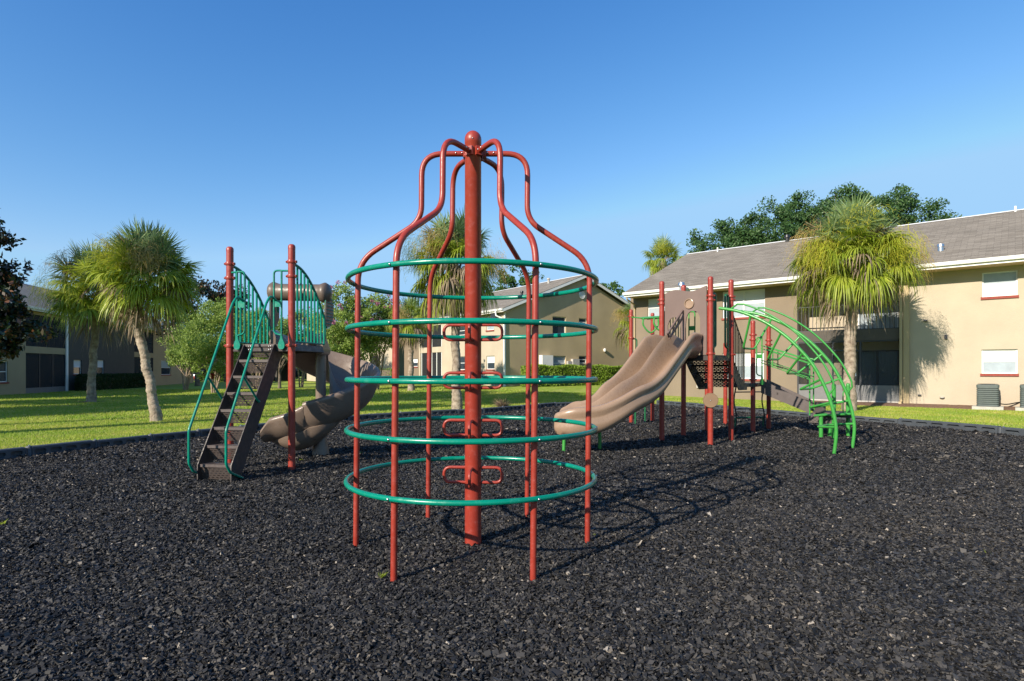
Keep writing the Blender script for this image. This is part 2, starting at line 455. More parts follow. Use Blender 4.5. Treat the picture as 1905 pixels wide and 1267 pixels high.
def patchy(m, scale, lo, hi):
    nt = m.node_tree
    tc = nt.nodes.new('ShaderNodeTexCoord'); no = nt.nodes.new('ShaderNodeTexNoise'); no.inputs['Scale'].default_value = scale; no.inputs['Detail'].default_value = 7
    nt.links.new(tc.outputs['Object'], no.inputs['Vector'])
    cr = nt.nodes.new('ShaderNodeValToRGB'); cr.color_ramp.elements[0].position = 0.38; cr.color_ramp.elements[0].color = (*lo, 1)
    cr.color_ramp.elements[1].position = 0.66; cr.color_ramp.elements[1].color = (*hi, 1)
    nt.links.new(no.outputs[0], cr.inputs[0])
    for l in [l for l in nt.links if l.from_node.type == 'VALTORGB' and l.from_node != cr]:
        to = l.to_socket; fr = l.from_socket
        mm = nt.nodes.new('ShaderNodeMix'); mm.data_type = 'RGBA'; mm.blend_type = 'MULTIPLY'; mm.inputs[0].default_value = 1
        nt.links.new(fr, mm.inputs[6]); nt.links.new(cr.outputs[0], mm.inputs[7]); nt.links.new(mm.outputs[2], to)
patchy(M['blade'], 0.7, (0.72, 0.84, 0.75), (1.18, 1.02, 1.25))
def chipmat():
    m = leafmat('rubber_chip', [(0.014, 0.014, 0.015)]*2, 0.5, 0.0, 0.22)
    nt = m.node_tree
    r = [n for n in nt.nodes if n.type == 'VALTORGB'][0].color_ramp
    for p, c in ((0.25, (0.008, 0.0075, 0.007)), (0.5, (0.036, 0.0345, 0.033)), (0.7, (0.019, 0.019, 0.0205)), (0.85, (0.064, 0.060, 0.056)), (0.982, (0.065, 0.058, 0.050)), (0.992, (0.15, 0.13, 0.105))):
        e = r.elements.new(p); e.color = (*c, 1)
    r.elements[-1].color = (0.33, 0.29, 0.24, 1)
    nt.nodes['Principled BSDF'].inputs['Roughness'].default_value = 0.55
    # dusty, browner and cleaner, blacker areas of the bed
    tc = nt.nodes.new('ShaderNodeTexCoord'); no = nt.nodes.new('ShaderNodeTexNoise'); no.inputs['Scale'].default_value = 0.9; no.inputs['Detail'].default_value = 7
    nt.links.new(tc.outputs['Object'], no.inputs['Vector'])
    cr = nt.nodes.new('ShaderNodeValToRGB'); cr.color_ramp.elements[0].position = 0.35; cr.color_ramp.elements[0].color = (0.92, 0.95, 1.0, 1)
    cr.color_ramp.elements[1].position = 0.68; cr.color_ramp.elements[1].color = (1.28, 1.24, 1.18, 1)
    nt.links.new(no.outputs[0], cr.inputs[0])
    ramp = [n for n in nt.nodes if n.type == 'VALTORGB'][0]
    mm = nt.nodes.new('ShaderNodeMix'); mm.data_type = 'RGBA'; mm.blend_type = 'MULTIPLY'; mm.inputs[0].default_value = 1
    nt.links.new(ramp.outputs[0], mm.inputs[6]); nt.links.new(cr.outputs[0], mm.inputs[7])
    nt.links.new(mm.outputs[2], nt.nodes['Principled BSDF'].inputs['Base Color'])
    return m
M['chip'] = chipmat()
# ------------------------------------------------------------------ ground, mulch bed
BED_L = [(-14.5, -4.0), (-11.4, 2.0), (-7.98, 9.2), (-6.6, 12.1), (-4.3, 16.3), (-0.9, 19.2), (1.67, 22.3), (5.5, 24.6)]
BED_R = [(5.5, 24.6), (7.3, 20.3), (8.5, 17.7), (9.95, 15.0), (10.75, 12.4), (11.5, 9.5), (12.6, 4.0), (13.5, -4.0)]
BED = BED_L + BED_R[1:]
def in_bed(x, y, grow=0.0):
    x = np.asarray(x); y = np.asarray(y)
    inside = np.zeros(x.shape, bool)
    n = len(BED); j = n-1
    for i in range(n):
        xi, yi = BED[i]; xj, yj = BED[j]
        if yi != yj:
            c = ((yi > y) != (yj > y)) & (x < (xj-xi)*(y-yi)/(yj-yi)+xi)
            inside ^= c
        j = i
    return inside
_w = np.random.default_rng(5)
WAVES = [(k*math.cos(a), k*math.sin(a), p, amp/k**1.0) for k, a, p, amp in zip(_w.uniform(0.8, 12, 34), _w.uniform(0, 6.28, 34), _w.uniform(0, 6.28, 34), _w.uniform(0.005, 0.012, 34))]
def bumpy(x, y):
    z = 0*x
    for kx, ky, p, a in WAVES:
        z = z + a*np.sin(kx*x+ky*y+p)
    return z

def grid_sheet(name, xs, ys, zf, m, mask=None):
    X, Y = np.meshgrid(xs, ys)
    Z = zf(X, Y)
    v = np.stack([X, Y, Z], -1).reshape(-1, 3)
    nx, ny = len(xs), len(ys)
    i = np.arange(ny-1)[:, None]*nx + np.arange(nx-1)[None, :]
    f = np.stack([i, i+1, i+nx+1, i+nx], -1).reshape(-1, 4)
    if mask is not None:
        c = v[f].mean(1)
        f = f[mask(c[:, 0], c[:, 1])]
        used = np.unique(f); rm = np.zeros(len(v), int); rm[used] = np.arange(len(used))
        v = v[used]; f = rm[f]
    return np_mesh(name, v, f, m, smooth=True)
gx = np.concatenate([np.linspace(-600, -60, 20), np.linspace(-58, 58, 117), np.linspace(60, 600, 20)])
gy = np.concatenate([np.linspace(-300, -20, 12), np.linspace(-18, 90, 109), np.linspace(95, 900, 30)])
tag(grid_sheet('lawn', gx, gy, gz, M['lawn']), kind='structure')
mulch = grid_sheet('mulch_bed', np.arange(-15, 14.1, 0.08), np.arange(-4, 25, 0.08), bumpy, M['mulch'], in_bed)
tag(mulch, kind='structure')

# loose shredded rubber chips, dense near the camera
def chips():
    bands = [(-2.0, 2.2, 5.0, 300, 0.9), (2.2, 4.2, 6.0, 6000, 0.60), (4.2, 6.2, 7.5, 4000, 0.68), (6.2, 9.0, 10, 2000, 0.82), (9.0, 13.0, 12.5, 850, 1.1), (13, 19, 12.5, 380, 1.4), (19, 24, 12, 200, 1.7)]
    V = []; 
    for (y0, y1, hw, dens, s) in bands:
        x0, x1 = -hw, hw
        n = int((x1-x0)*(y1-y0)*dens)
        x = RNG.uniform(x0, x1, n); y = RNG.uniform(y0, y1, n)
        k = in_bed(x, y) & (np.abs(x) < 0.95*np.maximum(y, 0)+3.2)
        x = x[k]; y = y[k]; n = len(x)
        L = RNG.gamma(4.0, 0.0031, n)*s + 0.005; Wd = L*RNG.uniform(0.30, 0.8, n); T = RNG.uniform(0.003, 0.0075, n)*s
        stray = RNG.random(n) < 0.05
        L[stray] *= 1.4; Wd[stray] *= 0.5
        yaw = RNG.uniform(0, 2*np.pi, n); pit = RNG.normal(0, 0.46, n); rol = RNG.normal(0, 0.46, n)
        z = bumpy(x, y) + RNG.uniform(-0.004, 0.020, n)*s
        base = np.array([(-1,-1,-1),(1,-1,-1),(1,1,-1),(-1,1,-1),(-1,-1,1),(1,-1,1),(1,1,1),(-1,1,1)], float)
        b = base[None]*np.stack([L, Wd, T], -1)[:, None, :]*0.5*2
        b = b*RNG.uniform(0.55, 1.15, (n, 8, 1))
        b[:, 4:, 2] += 0
        cx, sx_ = np.cos(rol), np.sin(rol); cp, sp = np.cos(pit), np.sin(pit); cy, sy = np.cos(yaw), np.sin(yaw)
        X, Y, Z = b[..., 0], b[..., 1], b[..., 2]
        Y, Z = Y*cx[:, None]-Z*sx_[:, None], Y*sx_[:, None]+Z*cx[:, None]
        X, Z = X*cp[:, None]+Z*sp[:, None], -X*sp[:, None]+Z*cp[:, None]
        X, Y = X*cy[:, None]-Y*sy[:, None], X*sy[:, None]+Y*cy[:, None]
        V.append(np.stack([X+x[:, None], Y+y[:, None], Z+z[:, None]], -1))
    V = np.concatenate(V); n = len(V)
    fb = np.array([(4,5,6,7),(0,1,5,4),(1,2,6,5),(2,3,7,6),(3,0,4,7)])
    f = (np.arange(n)[:, None, None]*8 + fb[None]).reshape(-1, 4)
    return np_mesh('rubber_mulch', V.reshape(-1, 3), f, M['chip'])
tag(chips(), 'loose black shredded rubber mulch covering the play area', 'mulch', kind='stuff')

# grass blades
def grass():
    segs = []
    def region(x0, x1, y0, y1, dens, h, w):
        n = int((x1-x0)*(y1-y0)*dens)
        x = RNG.uniform(x0, x1, n); y = RNG.uniform(y0, y1, n)
        k = (~in_bed(x, y)) & (np.abs(x) < 0.95*y+3)
        # keep clear of the strip of bare soil along the near right building
        d = 0.648*x + 0.7615*y
        k &= (d < 27.0)
        x, y = x[k], y[k]; n = len(x)
        a = RNG.uniform(0, np.pi, n); hh = h*RNG.uniform(0.5, 1.3, n); ww = w*RNG.uniform(0.6, 1.3, n)
        lx = RNG.normal(0, 0.45, n)*hh; ly = RNG.normal(0, 0.45, n)*hh
        z = gz(x, y)
        v = np.stack([np.stack([x-np.cos(a)*ww, y-np.sin(a)*ww, z], -1), np.stack([x+np.cos(a)*ww, y+np.sin(a)*ww, z], -1), np.stack([x+lx, y+ly, z+hh], -1)], 1)
        segs.append(v)
    region(-14, -3, 5, 17, 1300, 0.042, 0.007)
    region(-26, 2.5, 17, 30, 420, 0.055, 0.013)
    region(6, 22, 9, 27, 800, 0.05, 0.009)
    region(-3, 9, 19, 36, 420, 0.055, 0.013)
    region(-34, 10, 30, 46, 110, 0.07, 0.025)
    V = np.concatenate(segs); n = len(V)
    return np_mesh('grass', V.reshape(-1, 3), np.arange(n*3).reshape(-1, 3), M['blade'])
tag(grass(), 'short bright green grass blades of the lawn', 'grass', kind='stuff')

# ------------------------------------------------------------------ border timbers
def timber(length, holes, name='border_timber'):
    H0, H1, T = -0.10, 0.165, 0.12
    b = MB()
    e = 0.05
    x0, x1 = e, length-e
    y0, y1 = -T/2, T/2        # -y side shows the recesses
    cell = (x1-x0)/holes
    nn = 24
    zl, zh = H0, H1-0.02
    for hI in range(holes):
        ca = x0+cell*hI; cb = ca+cell; cxm = (ca+cb)/2; czm = 0.075
        hw = cell*0.38; hr = 0.040
        ring = []; out = []
        angs = [2*math.pi*k/nn for k in range(nn)]
        for a in angs:
            c, s_ = math.cos(a), math.sin(a)
            ring.append((cxm + (hw-hr)*(1 if c > 0 else -1)*(1 if abs(c) > 1e-6 else 0) + hr*c, czm + hr*s_))
            tx = (cb-cxm)/abs(c) if abs(c) > 1e-6 else 1e9
            tz = ((zh-czm) if s_ > 0 else (czm-zl))/abs(s_) if abs(s_) > 1e-6 else 1e9
            t = min(tx, tz); out.append([cxm+t*c, czm+t*s_])
        for (qx, qz) in ((ca, zl), (ca, zh), (cb, zl), (cb, zh)):
            k = min(range(nn), key=lambda i: (out[i][0]-qx)**2+(out[i][1]-qz)**2); out[k] = [qx, qz]
        vs = [(p[0], y0, p[1]) for p in out]+[(p[0], y0, p[1]) for p in ring]+[(cxm+(p[0]-cxm)*0.92, y0+0.05, czm+(p[1]-czm)*0.85) for p in ring]
        fs = []
        for k in range(nn):
            l = (k+1) % nn
            fs.append((k, l, nn+l, nn+k)); fs.append((nn+k, nn+l, 2*nn+l, 2*nn+k))
        fs.append(tuple(range(2*nn, 3*nn)))
        b.add(vs, fs)
    # rounded top and the back
    prof = [(y0, zh), (y0+0.008, H1-0.006), (y0+0.022, H1), (y1-0.022, H1), (y1-0.008, H1-0.006), (y1, zh), (y1, H0)]
    b.loft([[(x, p[0], p[1]) for p in prof] for x in (x0, x1)], closed=False, caps=False)
    for x in (x0, x1):
        b.add([(x, p[0], p[1]) for p in prof]+[(x, y0, H0)], [tuple(range(len(prof)+1))])
    # overlapping end knuckles
    b.lathe([(0.050, H0), (0.050, H1-0.01), (0.042, H1+0.002)], (0.03, 0.0, 0), 14)
    b.lathe([(0.050, H0), (0.050, H1-0.03), (0.042, H1-0.022)], (length-0.03, 0.0, 0), 14)
    e_ = empty(name)
    b.build('timber_body', M['timber'], e_)
    MB().lathe([(0.016, 0), (0.016, 0.012), (0.010, 0.018)], (0.03, 0, H1+0.002), 10).build('spike_head', M['steel'], e_)
    return e_
protoL = timber(1.0, 4); protoR = timber(2.4, 6)
ORD = ['first','second','third','fourth','fifth','sixth','seventh','eighth','ninth','tenth','eleventh','twelfth','thirteenth','fourteenth','fifteenth','sixteenth','seventeenth','eighteenth','nineteenth','twentieth','twenty first','twenty second','twenty third','twenty fourth','twenty fifth','twenty sixth','twenty seventh','twenty eighth']
usedp = {'L': False, 'R': False}
def lay_timbers(line, length, proto, key, start, labelf):
    pts = [Vector((x, y, 0)) for x, y in line]
    cum = [0]
    for a, b in zip(pts, pts[1:]): cum.append(cum[-1]+(b-a).length)
    def at(s):
        for i in range(len(pts)-1):
            if s <= cum[i+1] or i == len(pts)-2:
                return pts[i].lerp(pts[i+1], (s-cum[i])/(cum[i+1]-cum[i]))
    s = start; k = 0
    while s + length <= cum[-1]+0.2:
        a, b = at(s), at(s+length)
        o = proto if not usedp[key] else copy_tree(proto)
        usedp[key] = True
        o.location = (a.x, a.y, 0); d = b-a
        o.rotation_euler = (random.uniform(-0.06, 0.06), random.uniform(-0.012, 0.012), math.atan2(d.y, d.x)+random.uniform(-0.015, 0.015))
        o.location.z = random.uniform(-0.012, 0.012)
        tag(o, labelf(k), 'border timber', 'plastic timbers edging the mulch bed')
        s += length; k += 1
# left run starts where the frame cuts it; right run is laid away from the camera (-y side faces the bed)
lay_timbers([(-8.55, 8.0)]+BED_L[2:], 1.0, protoL, 'L', 0.7, lambda k: '%s shaded dark plastic border timber from the left frame edge along the lawn' % ORD[k])
lay_timbers([BED_R[0], BED_R[1], BED_R[2], BED_R[3], BED_R[4], (11.3, 10.2)], 2.4, protoR, 'R', 0.88, lambda k: '%s sunlit grey border timber from the far back corner along the right side' % ORD[k])

# ------------------------------------------------------------------ dome climber
CC = Vector((-0.313, 4.75, 0))
climber = empty('dome_climber', CC, 0, 'round red and green climbing frame with domed top, in front of everything', 'climbing frame')
post = MB().lathe([(0.066, -0.1), (0.066, 3.215), (0.0675, 3.217), (0.0675, 3.25)]+[(0.0675*math.cos(a), 3.25+0.068*math.sin(a)) for a in [0.2, 0.5, 0.8, 1.1, 1.35, 1.55]], n=32).build('center_post', M['red'], climber)
MB().ball((0, -0.068, 3.235), 0.006, 5).build('bolt', M['steel'], post)
RP = 0.93
arm_prof = [(RP, -0.1), (RP, 2.27), (0.425, 2.60), (0.425, 3.135), (0.07, 3.135)]
for k in range(6):
    a = math.radians(60*k)
    c, s_ = math.cos(a), math.sin(a)
    lean = 0.008
    pts = [Vector((r*c + lean*(z-1.3), r*s_, z)) for r, z in arm_prof]
    pts = fillet(pts, [0, 0.30, 0.22, 0.20, 0], 9)
    o = MB().tube(pts, 0.0225, 14).build('pole', M['red'], climber)
    # flange and bolts at the centre post
    bb = MB()
    base = Vector((0.066*c + lean*1.8, 0.066*s_, 3.135))
    out = Vector((c, s_, 0)); side = Vector((-s_, c, 0))
    bb.cbox(base+out*0.012, out, side, (0,0,1), 0.014, 0.030, 0.034)
    bb.build('bracket', M['red'], o)
    for rr_ in (0.035, 0.085):
        for sd in (-1, 1):
            MB().ball(base+out*rr_+side*sd*0.022, 0.007, 5).build('bolt', M['steel'], o)
RR = 0.975
for z in (2.095, 1.713, 1.325, 0.940, 0.548):
    pts = [Vector((RR*math.cos(2*math.pi*i/96) + 0.008*(z-1.3), RR*math.sin(2*math.pi*i/96), z)) for i in range(96)]
    ring = MB().tube(pts, 0.0195, 12, closed=True).build('ring', M['teal'], climber)
    for k in range(6):
        a = math.radians(60*k)
        for rr_ in (RR+0.020,):
            MB().ball((rr_*math.cos(a)+0.008*(z-1.3), rr_*math.sin(a), z), 0.009, 5).build('bolt', M['steel'], ring)
for z in (1.70, 1.315, 0.935, 0.557):
    for k in range(4):
        a = math.radians(90*k - 3)
        c, s_ = math.cos(a), math.sin(a)
        hl = 0.06
        pts = [Vector((r*c, r*s_, zz)) for r, zz in ((0.05, z+hl), (0.235, z+hl), (0.235, z-hl), (0.05, z-hl))]
        MB().tube(fillet(pts, 0.058, 8), 0.0125, 10).build('hand_loop', M['red'], climber)
# ------------------------------------------------------------------ left tower with stair and spiral slide
def post_part(parent, x, y, ztop, clamps=(), r=0.048, m='red', zb=-0.1):
    pr = [(r, zb), (r, ztop-0.07), (r+0.0015, ztop-0.069), (r+0.0015, ztop-0.035), (r*0.93, ztop-0.018), (r*0.62, ztop-0.003), (0.004, ztop)]
    p = MB().lathe(pr, (x, y, 0), 20).build('post', M[m], parent)
    for z in clamps:
        c = MB()
        c.lathe([(r+0.012, z-0.020), (r+0.014, z-0.012), (r+0.014, z+0.012), (r+0.012, z+0.020)], (x, y, 0), 20)
        for sx in (-1, 1):
            c.box(x+sx*(r+0.005)-0.022, x+sx*(r+0.005)+0.022, y-0.018, y+0.018, z-0.017, z+0.017)
            c.ball((x+sx*(r+0.022), y-0.022, z), 0.011, 5)
        c.build('clamp', M[m], p)
    return p
def loop_handle(parent, x, y, dx, dy, z0, z1, m, foot=True, brace=True, name='handle', r=0.0135):
    """upright grab bar at (x,y) with a loop reaching (dx,dy)"""
    b = MB()
    b.tube(fillet([(x, y, z1-0.02), (x+dx*0.05, y+dy*0.05, z1), (x+dx, y+dy, z1), (x+dx, y+dy, z0+0.17), (x, y, z0+0.14)], 0.07, 6), r, 9)
    b.tube([(x, y, z0), (x, y, z1)], r, 9)
    if brace:
        b.cbox((x+dx/2, y+dy/2, z0+0.58), (dx, dy, 0), (-dy, dx, 0), (0,0,1), math.hypot(dx, dy)/2, 0.005, 0.045)
    if foot:
        n = 12; v = []
        ux, uy = Vector((dx, dy, 0)).normalized().xy
        prof = [(0.014, 0.13), (0.018, 0.09), (0.045, 0.03), (0.050, 0.0), (0.042, -0.035), (0.02, -0.055)]
        L_ = [(-w, h) for w, h in prof]; R_ = [(w, h) for w, h in reversed(prof)]
        sh = L_+R_
        front = [(x+ux*a+uy*0.012, y+uy*a-ux*0.012, z0+h) for a, h in sh]; back = [(x+ux*a-uy*0.012, y+uy*a+ux*0.012, z0+h) for a, h in sh]
        b.loft([front, back])
    return b.build(name, M[m], parent)

OA = Vector((-3.53, 8.30, 0))
rzA = math.atan2(-0.17, 0.985)
tower = empty('play_tower', OA, rzA, 'play tower with dark stair, teal railings and brown spiral slide', 'play structure')
HD = 1.76
hw = 0.475
post_part(tower, -hw, 0, 3.145, (2.90, 2.70, 1.74))
post_part(tower, hw, 0, 3.145, (2.90, 2.70, 1.74))
dk = MB()
dk.box(-hw+0.03, hw-0.03, -0.0, 0.95, HD-0.012, HD)
dk.box(-hw+0.05, hw-0.05, -0.004, 0.012, HD-0.10, HD-0.0125); dk.box(-hw+0.05, hw-0.05, 0.938, 0.953, HD-0.10, HD-0.0125)
deck = dk.build('deck', M['brown'], tower)
for sx in (-1, 1):
    sk = MB()
    sk.add([(sx*(hw-0.01), 0.05, HD), (sx*(hw-0.01), 0.9, HD), (sx*(hw+0.015), 0.9, HD-0.09), (sx*(hw+0.015), 0.05, HD-0.09),
            (sx*(hw-0.03), 0.05, HD), (sx*(hw-0.03), 0.9, HD), (sx*(hw-0.005), 0.9, HD-0.10), (sx*(hw-0.005), 0.05, HD-0.10)],
           [(0,1,2,3), (7,6,5,4), (0,4,5,1), (1,5,6,2), (2,6,7,3), (3,7,4,0)])
    sk.build('deck_edge', M['rampbrown'], deck)
for x in (-0.17, -0.14, 0.14, 0.17, -0.33, 0.33):
    for z in (HD-0.03, HD-0.075): MB().ball((x, -0.018, z), 0.010, 5).build('bolt', M['steel'], deck)
# stair
SW = 0.225; RUN = 0.92; NS = 8
stair = bpy.data.objects.new('stair', None); COL.objects.link(stair); stair.parent = tower
for sx in (-1, 1):
    x0 = sx*SW; x1 = sx*(SW+0.012)
    poly = [(0.02, HD), (-0.03, HD), (-RUN-0.05, 0.20), (-RUN-0.05, -0.06), (-RUN+0.22, -0.06), (-RUN+0.22, 0.06), (0.16, HD-0.10), (0.10, HD-0.06)]
    poly = [(0.0, HD-0.001), (-0.05, HD-0.02), (-RUN-0.06, 0.215), (-RUN-0.06, -0.06), (-RUN+0.13, -0.06), (-RUN+0.16, 0.10), (0.17, HD-0.12), (0.15, HD-0.001)]
    MB().loft([[(x0, p[0], p[1]) for p in poly], [(x1, p[0], p[1]) for p in poly]]).build('side_plate', M['brown'], stair)
rise = HD/NS
for i in range(NS):
    zt = HD - rise*i
    yf = -0.03 - (RUN)*i/(NS-1) if i else -0.02
    yn = -0.03 - (RUN)*(i)/(NS-1)
    step = MB()
    # leading lip of the tread, tread, then riser sloping back under it
    step.box(-SW+0.002, SW-0.002, yf-0.004, yf+0.004, zt-0.035, zt)
    if i: step.box(-SW+0.002, SW-0.002, yf+0.005, yf+0.15, zt-0.004, zt-0.001)
    step.build('step', M['stepbrown'], stair)
    r_ = MB()
    zb = zt - rise + 0.035 if i < NS-1 else 0.015
    r_.add([(-SW+0.004, yf+0.006, zt-0.035), (SW-0.004, yf+0.006, zt-0.035), (SW-0.004, yf+0.085, zb), (-SW+0.004, yf+0.085, zb)], [(0, 1, 2, 3)])
    r_.build('riser', M['perf_xz'], stair)
# stair rails (in the planes beside the side plates)
for sx in (-1, 1):
    X = sx*(SW+0.028)
    pts = [(X, -0.78, 0.03), (X, -1.02, 0.14), (X, -1.10, 0.25), (X, -1.10, 0.66), (X, -0.26, 2.30), (X, -0.16, 2.42), (X, 0.0, 2.36), (X, 0.03, 2.20)]
    hr = MB().tube(fillet(pts, [0, 0.1, 0.1, 0.14, 0.1, 0.10, 0.1, 0], 6), 0.0165, 10)
    hr.tube([(X, -0.765, 1.32), (X, -0.44, 0.98)], 0.014, 8)
    hr.ball((X, -0.43, 0.98), 0.02, 5)
    hr.build('handrail', M['teal'], tower)
loop_handle(tower, -hw+0.135, -0.03, 0.115, 0, HD-0.02, 2.78, 'teal')
loop_handle(tower, hw-0.135, -0.03, -0.115, 0, HD-0.02, 2.78, 'teal')
for sx in (-1, 1):
    MB().tube([(sx*(hw-0.135), -0.03, 2.775), (sx*hw, -0.01, 2.775)], 0.0135, 8).build('handle_bar', M['teal'], tower)
# side railings with falling arc tops
def arc_rail(x):
    b = MB(); y0, y1 = 0.05, 0.93
    def top(y):
        t = (y-y0)/(y1-y0)
        return 2.88 - 0.62*t**2.1 - 0.06*t
    pts = [(x, y0-0.02, 2.90)]+[(x, y0+(y1-y0)*i/14, top(y0+(y1-y0)*i/14)) for i in range(15)]
    b.tube(pts, 0.020, 9)
    b.tube([(x, y1, top(y1)), (x, y1, HD+0.02)], 0.0165, 9)
    b.tube([(x, y0, 2.88), (x, y0, HD+0.02)], 0.0155, 9)
    b.tube([(x, y0, HD+0.035), (x, y1, HD+0.035)], 0.012, 8)
    for i in range(1, 9):
        y = y0+(y1-y0)*i/9
        b.tube([(x, y, HD+0.03), (x, y, top(y))], 0.0155, 8)
    return b.build('railing', M['teal'], tower)
arc_rail(-hw); arc_rail(hw)

# spiral slide, built along its centre line
def u_section(p, t, n_, hw_, inner_h, outer_h, th=0.035, flare=0.0):
    """p floor centre, t heading, n_ unit towards the inside of the bend"""
    up = Vector((0, 0, 1))
    def S(s, h): return p + n_*s + up*h
    top = []; N = 14
    for i in range(N+1):
        s = -1 + 2*i/N
        h = (outer_h if s < 0 else inner_h) * (abs(s)**2.6)
        top.append((s*hw_, h))
    o = []
    # outer rim roll
    o += [S(-hw_-0.055, outer_h-0.07), S(-hw_-0.07, outer_h-0.03), S(-hw_-0.055, outer_h+0.012), S(-hw_-0.02, outer_h+0.022)]
    o += [S(a, b) for a, b in top]
    o += [S(hw_+0.02, inner_h+0.022), S(hw_+0.055, inner_h+0.012), S(hw_+0.07, inner_h-0.03), S(hw_+0.055, inner_h-0.07)]
    bot = []
    for i in range(N+1):
        s = 1 - 2*i/N
        hh = (outer_h if s < 0 else inner_h)
        h = -0.10 + (hh-0.0)*(abs(s)**3.0)*0.8
        bot.append(S(s*(hw_+0.03), h))
    return o + bot
def path_dir(pts, i):
    a = pts[max(i-1, 0)]; b = pts[min(i+1, len(pts)-1)]
    d = Vector((b[0]-a[0], b[1]-a[1], 0)); return d.normalized()
sc_c = Vector((0.184+0.02, 1.62, 0)); RS = 0.43
flat = [Vector((-0.10, 0.97, 0)), Vector((-0.15, 1.15, 0))]
for k in range(0, 30):
    a = math.radians(200 - k*10.2)
    flat.append(sc_c + Vector((RS*math.cos(a), RS*math.sin(a), 0)))
last = flat[-1]; hd = (flat[-1]-flat[-2]).normalized()
hd = (hd + Vector((-0.3, -0.28, 0))).normalized()
for k in range(1, 6): flat.append(last + hd*0.14*k)
flat = smooth_path(flat, 2)
Ls = [0]
for a, b in zip(flat, flat[1:]): Ls.append(Ls[-1]+(b-a).length)
secs = []
zt = [(0, 1.745), (0.08, 1.70), (0.2, 1.50), (0.5, 0.98), (0.75, 0.56), (0.88, 0.40), (1, 0.355)]
for i, p in enumerate(flat):
    t = Ls[i]/Ls[-1]
    d = path_dir(flat, i); n_ = Vector((d.y, -d.x, 0))    # inside of the clockwise bend
    w = lerp_tab([(0, 0.27), (0.15, 0.34), (0.9, 0.36), (1, 0.31)], t)
    oh = lerp_tab([(0, 0.25), (0.2, 0.46), (0.6, 0.45), (0.85, 0.33), (0.96, 0.27), (1, 0.10)], t)
    ih = lerp_tab([(0, 0.25), (0.2, 0.22), (0.6, 0.20), (0.85, 0.22), (0.96, 0.22), (1, 0.10)], t)
    secs.append(u_section(Vector((p.x, p.y, lerp_tab(zt, t))), d, n_, w, ih, oh))
slide = MB().loft(secs).build('spiral_slide', M['tan2'], tower, angle=60)
# deep moulded belly under the last turn and the column with its flared foot
bel = MB()
ii = [i for i in range(len(flat)) if Ls[i]/Ls[-1] > 0.66]
bs = []
for i in ii:
    p = flat[i]; t = (Ls[i]/Ls[-1]-0.66)/0.34
    d = path_dir(flat, i); n_ = Vector((d.y, -d.x, 0)); z = lerp_tab(zt, Ls[i]/Ls[-1])
    k = math.sin(math.pi*min(1, max(0.02, t*0.93+0.04)))
    ring = []
    for j in range(16):
        a = 2*math.pi*j/16
        ring.append(Vector((p.x, p.y, z-0.03)) + n_*(0.03+(0.33*math.cos(a))*(0.35+0.65*k)) + Vector((0,0,1))*((0.03 if math.sin(a) > 0 else 0.27*k+0.02)*math.sin(a)))
    bs.append(ring)
bel.loft(bs).build('slide_underside', M['tan2'], slide, angle=60)
MB().lathe([(0.14, -0.05), (0.135, 0.05), (0.10, 0.26), (0.088, 0.5), (0.08, 1.2), (0.085, 1.8), (0.07, 1.95), (0.02, 2.0)], sc_c+Vector((-0.03, -0.22, 0)), 20).build('slide_column', M['tan2'], slide)
# hood roll over the slide mouth, with bulging ends and winged side panels
hd_ = MB()
hs = []
for i in range(25):
    s = i/24; x = -0.50 + 1.0*s
    e = min(s, 1-s)
    r = 0.155*math.sqrt(max(0.0, 1-(1-min(1, e/0.09))**2))+0.001 if e < 0.09 else 0.155-0.028*min(1, (e-0.09)/0.08)
    hs.append([(x*1.06, 1.05+r*math.cos(2*math.pi*j/20), 2.62+0.04*(0.5-s)+r*1.05*math.sin(2*math.pi*j/20)) for j in range(20)])
hood = hd_.loft(hs).build('slide_hood', M['hood'], tower, angle=60)
for sx in (-1, 1):
    b = MB()
    sh = []
    for (yy, zz) in ((0.98, 2.58), (1.16, 2.55), (1.23, 2.40), (1.22, 2.22), (1.14, 2.10), (1.02, 2.06), (0.97, 2.10)):
        sh.append((yy, zz))
    x = sx*0.47
    b.loft([[(x-0.012, a, c) for a, c in sh], [(x+0.012, a, c) for a, c in sh]])
    b.build('side_shield', M['panel'], hood)
    g = MB()
    path = [(x, a, c) for a, c in sh]
    g.tube(path, 0.014, 8, closed=True)
    for k in range(8):
        zz = 2.12+0.055*k; g.tube([(x+0.02*sx, 1.0, zz), (x+0.02*sx, 1.20, zz)], 0.006, 6)
    g.tube(fillet([(x, 0.98, 2.08), (x*0.98, 1.0, 1.95), (x*0.9, 1.05, 1.84)], 0.05), 0.013, 8)
    g.build('shield_grille', M['teal'], hood)
    w = MB(); rg = []
    for j in range(9):
        s = j/8; y = 0.93+0.42*s
        h = 0.24*math.sin(math.pi*min(1, 0.25+s*0.75))**0.7
        c = Vector((sx*(0.40-0.08*s), y, 1.73))
        rg.append([c+Vector((0.055*math.cos(a), 0, (h if math.sin(a) > 0 else 0.10)*math.sin(a))) for a in [2*math.pi*q/14 for q in range(14)]])
    w.loft(rg).build('slide_wing', M['tan2'], slide, angle=60)
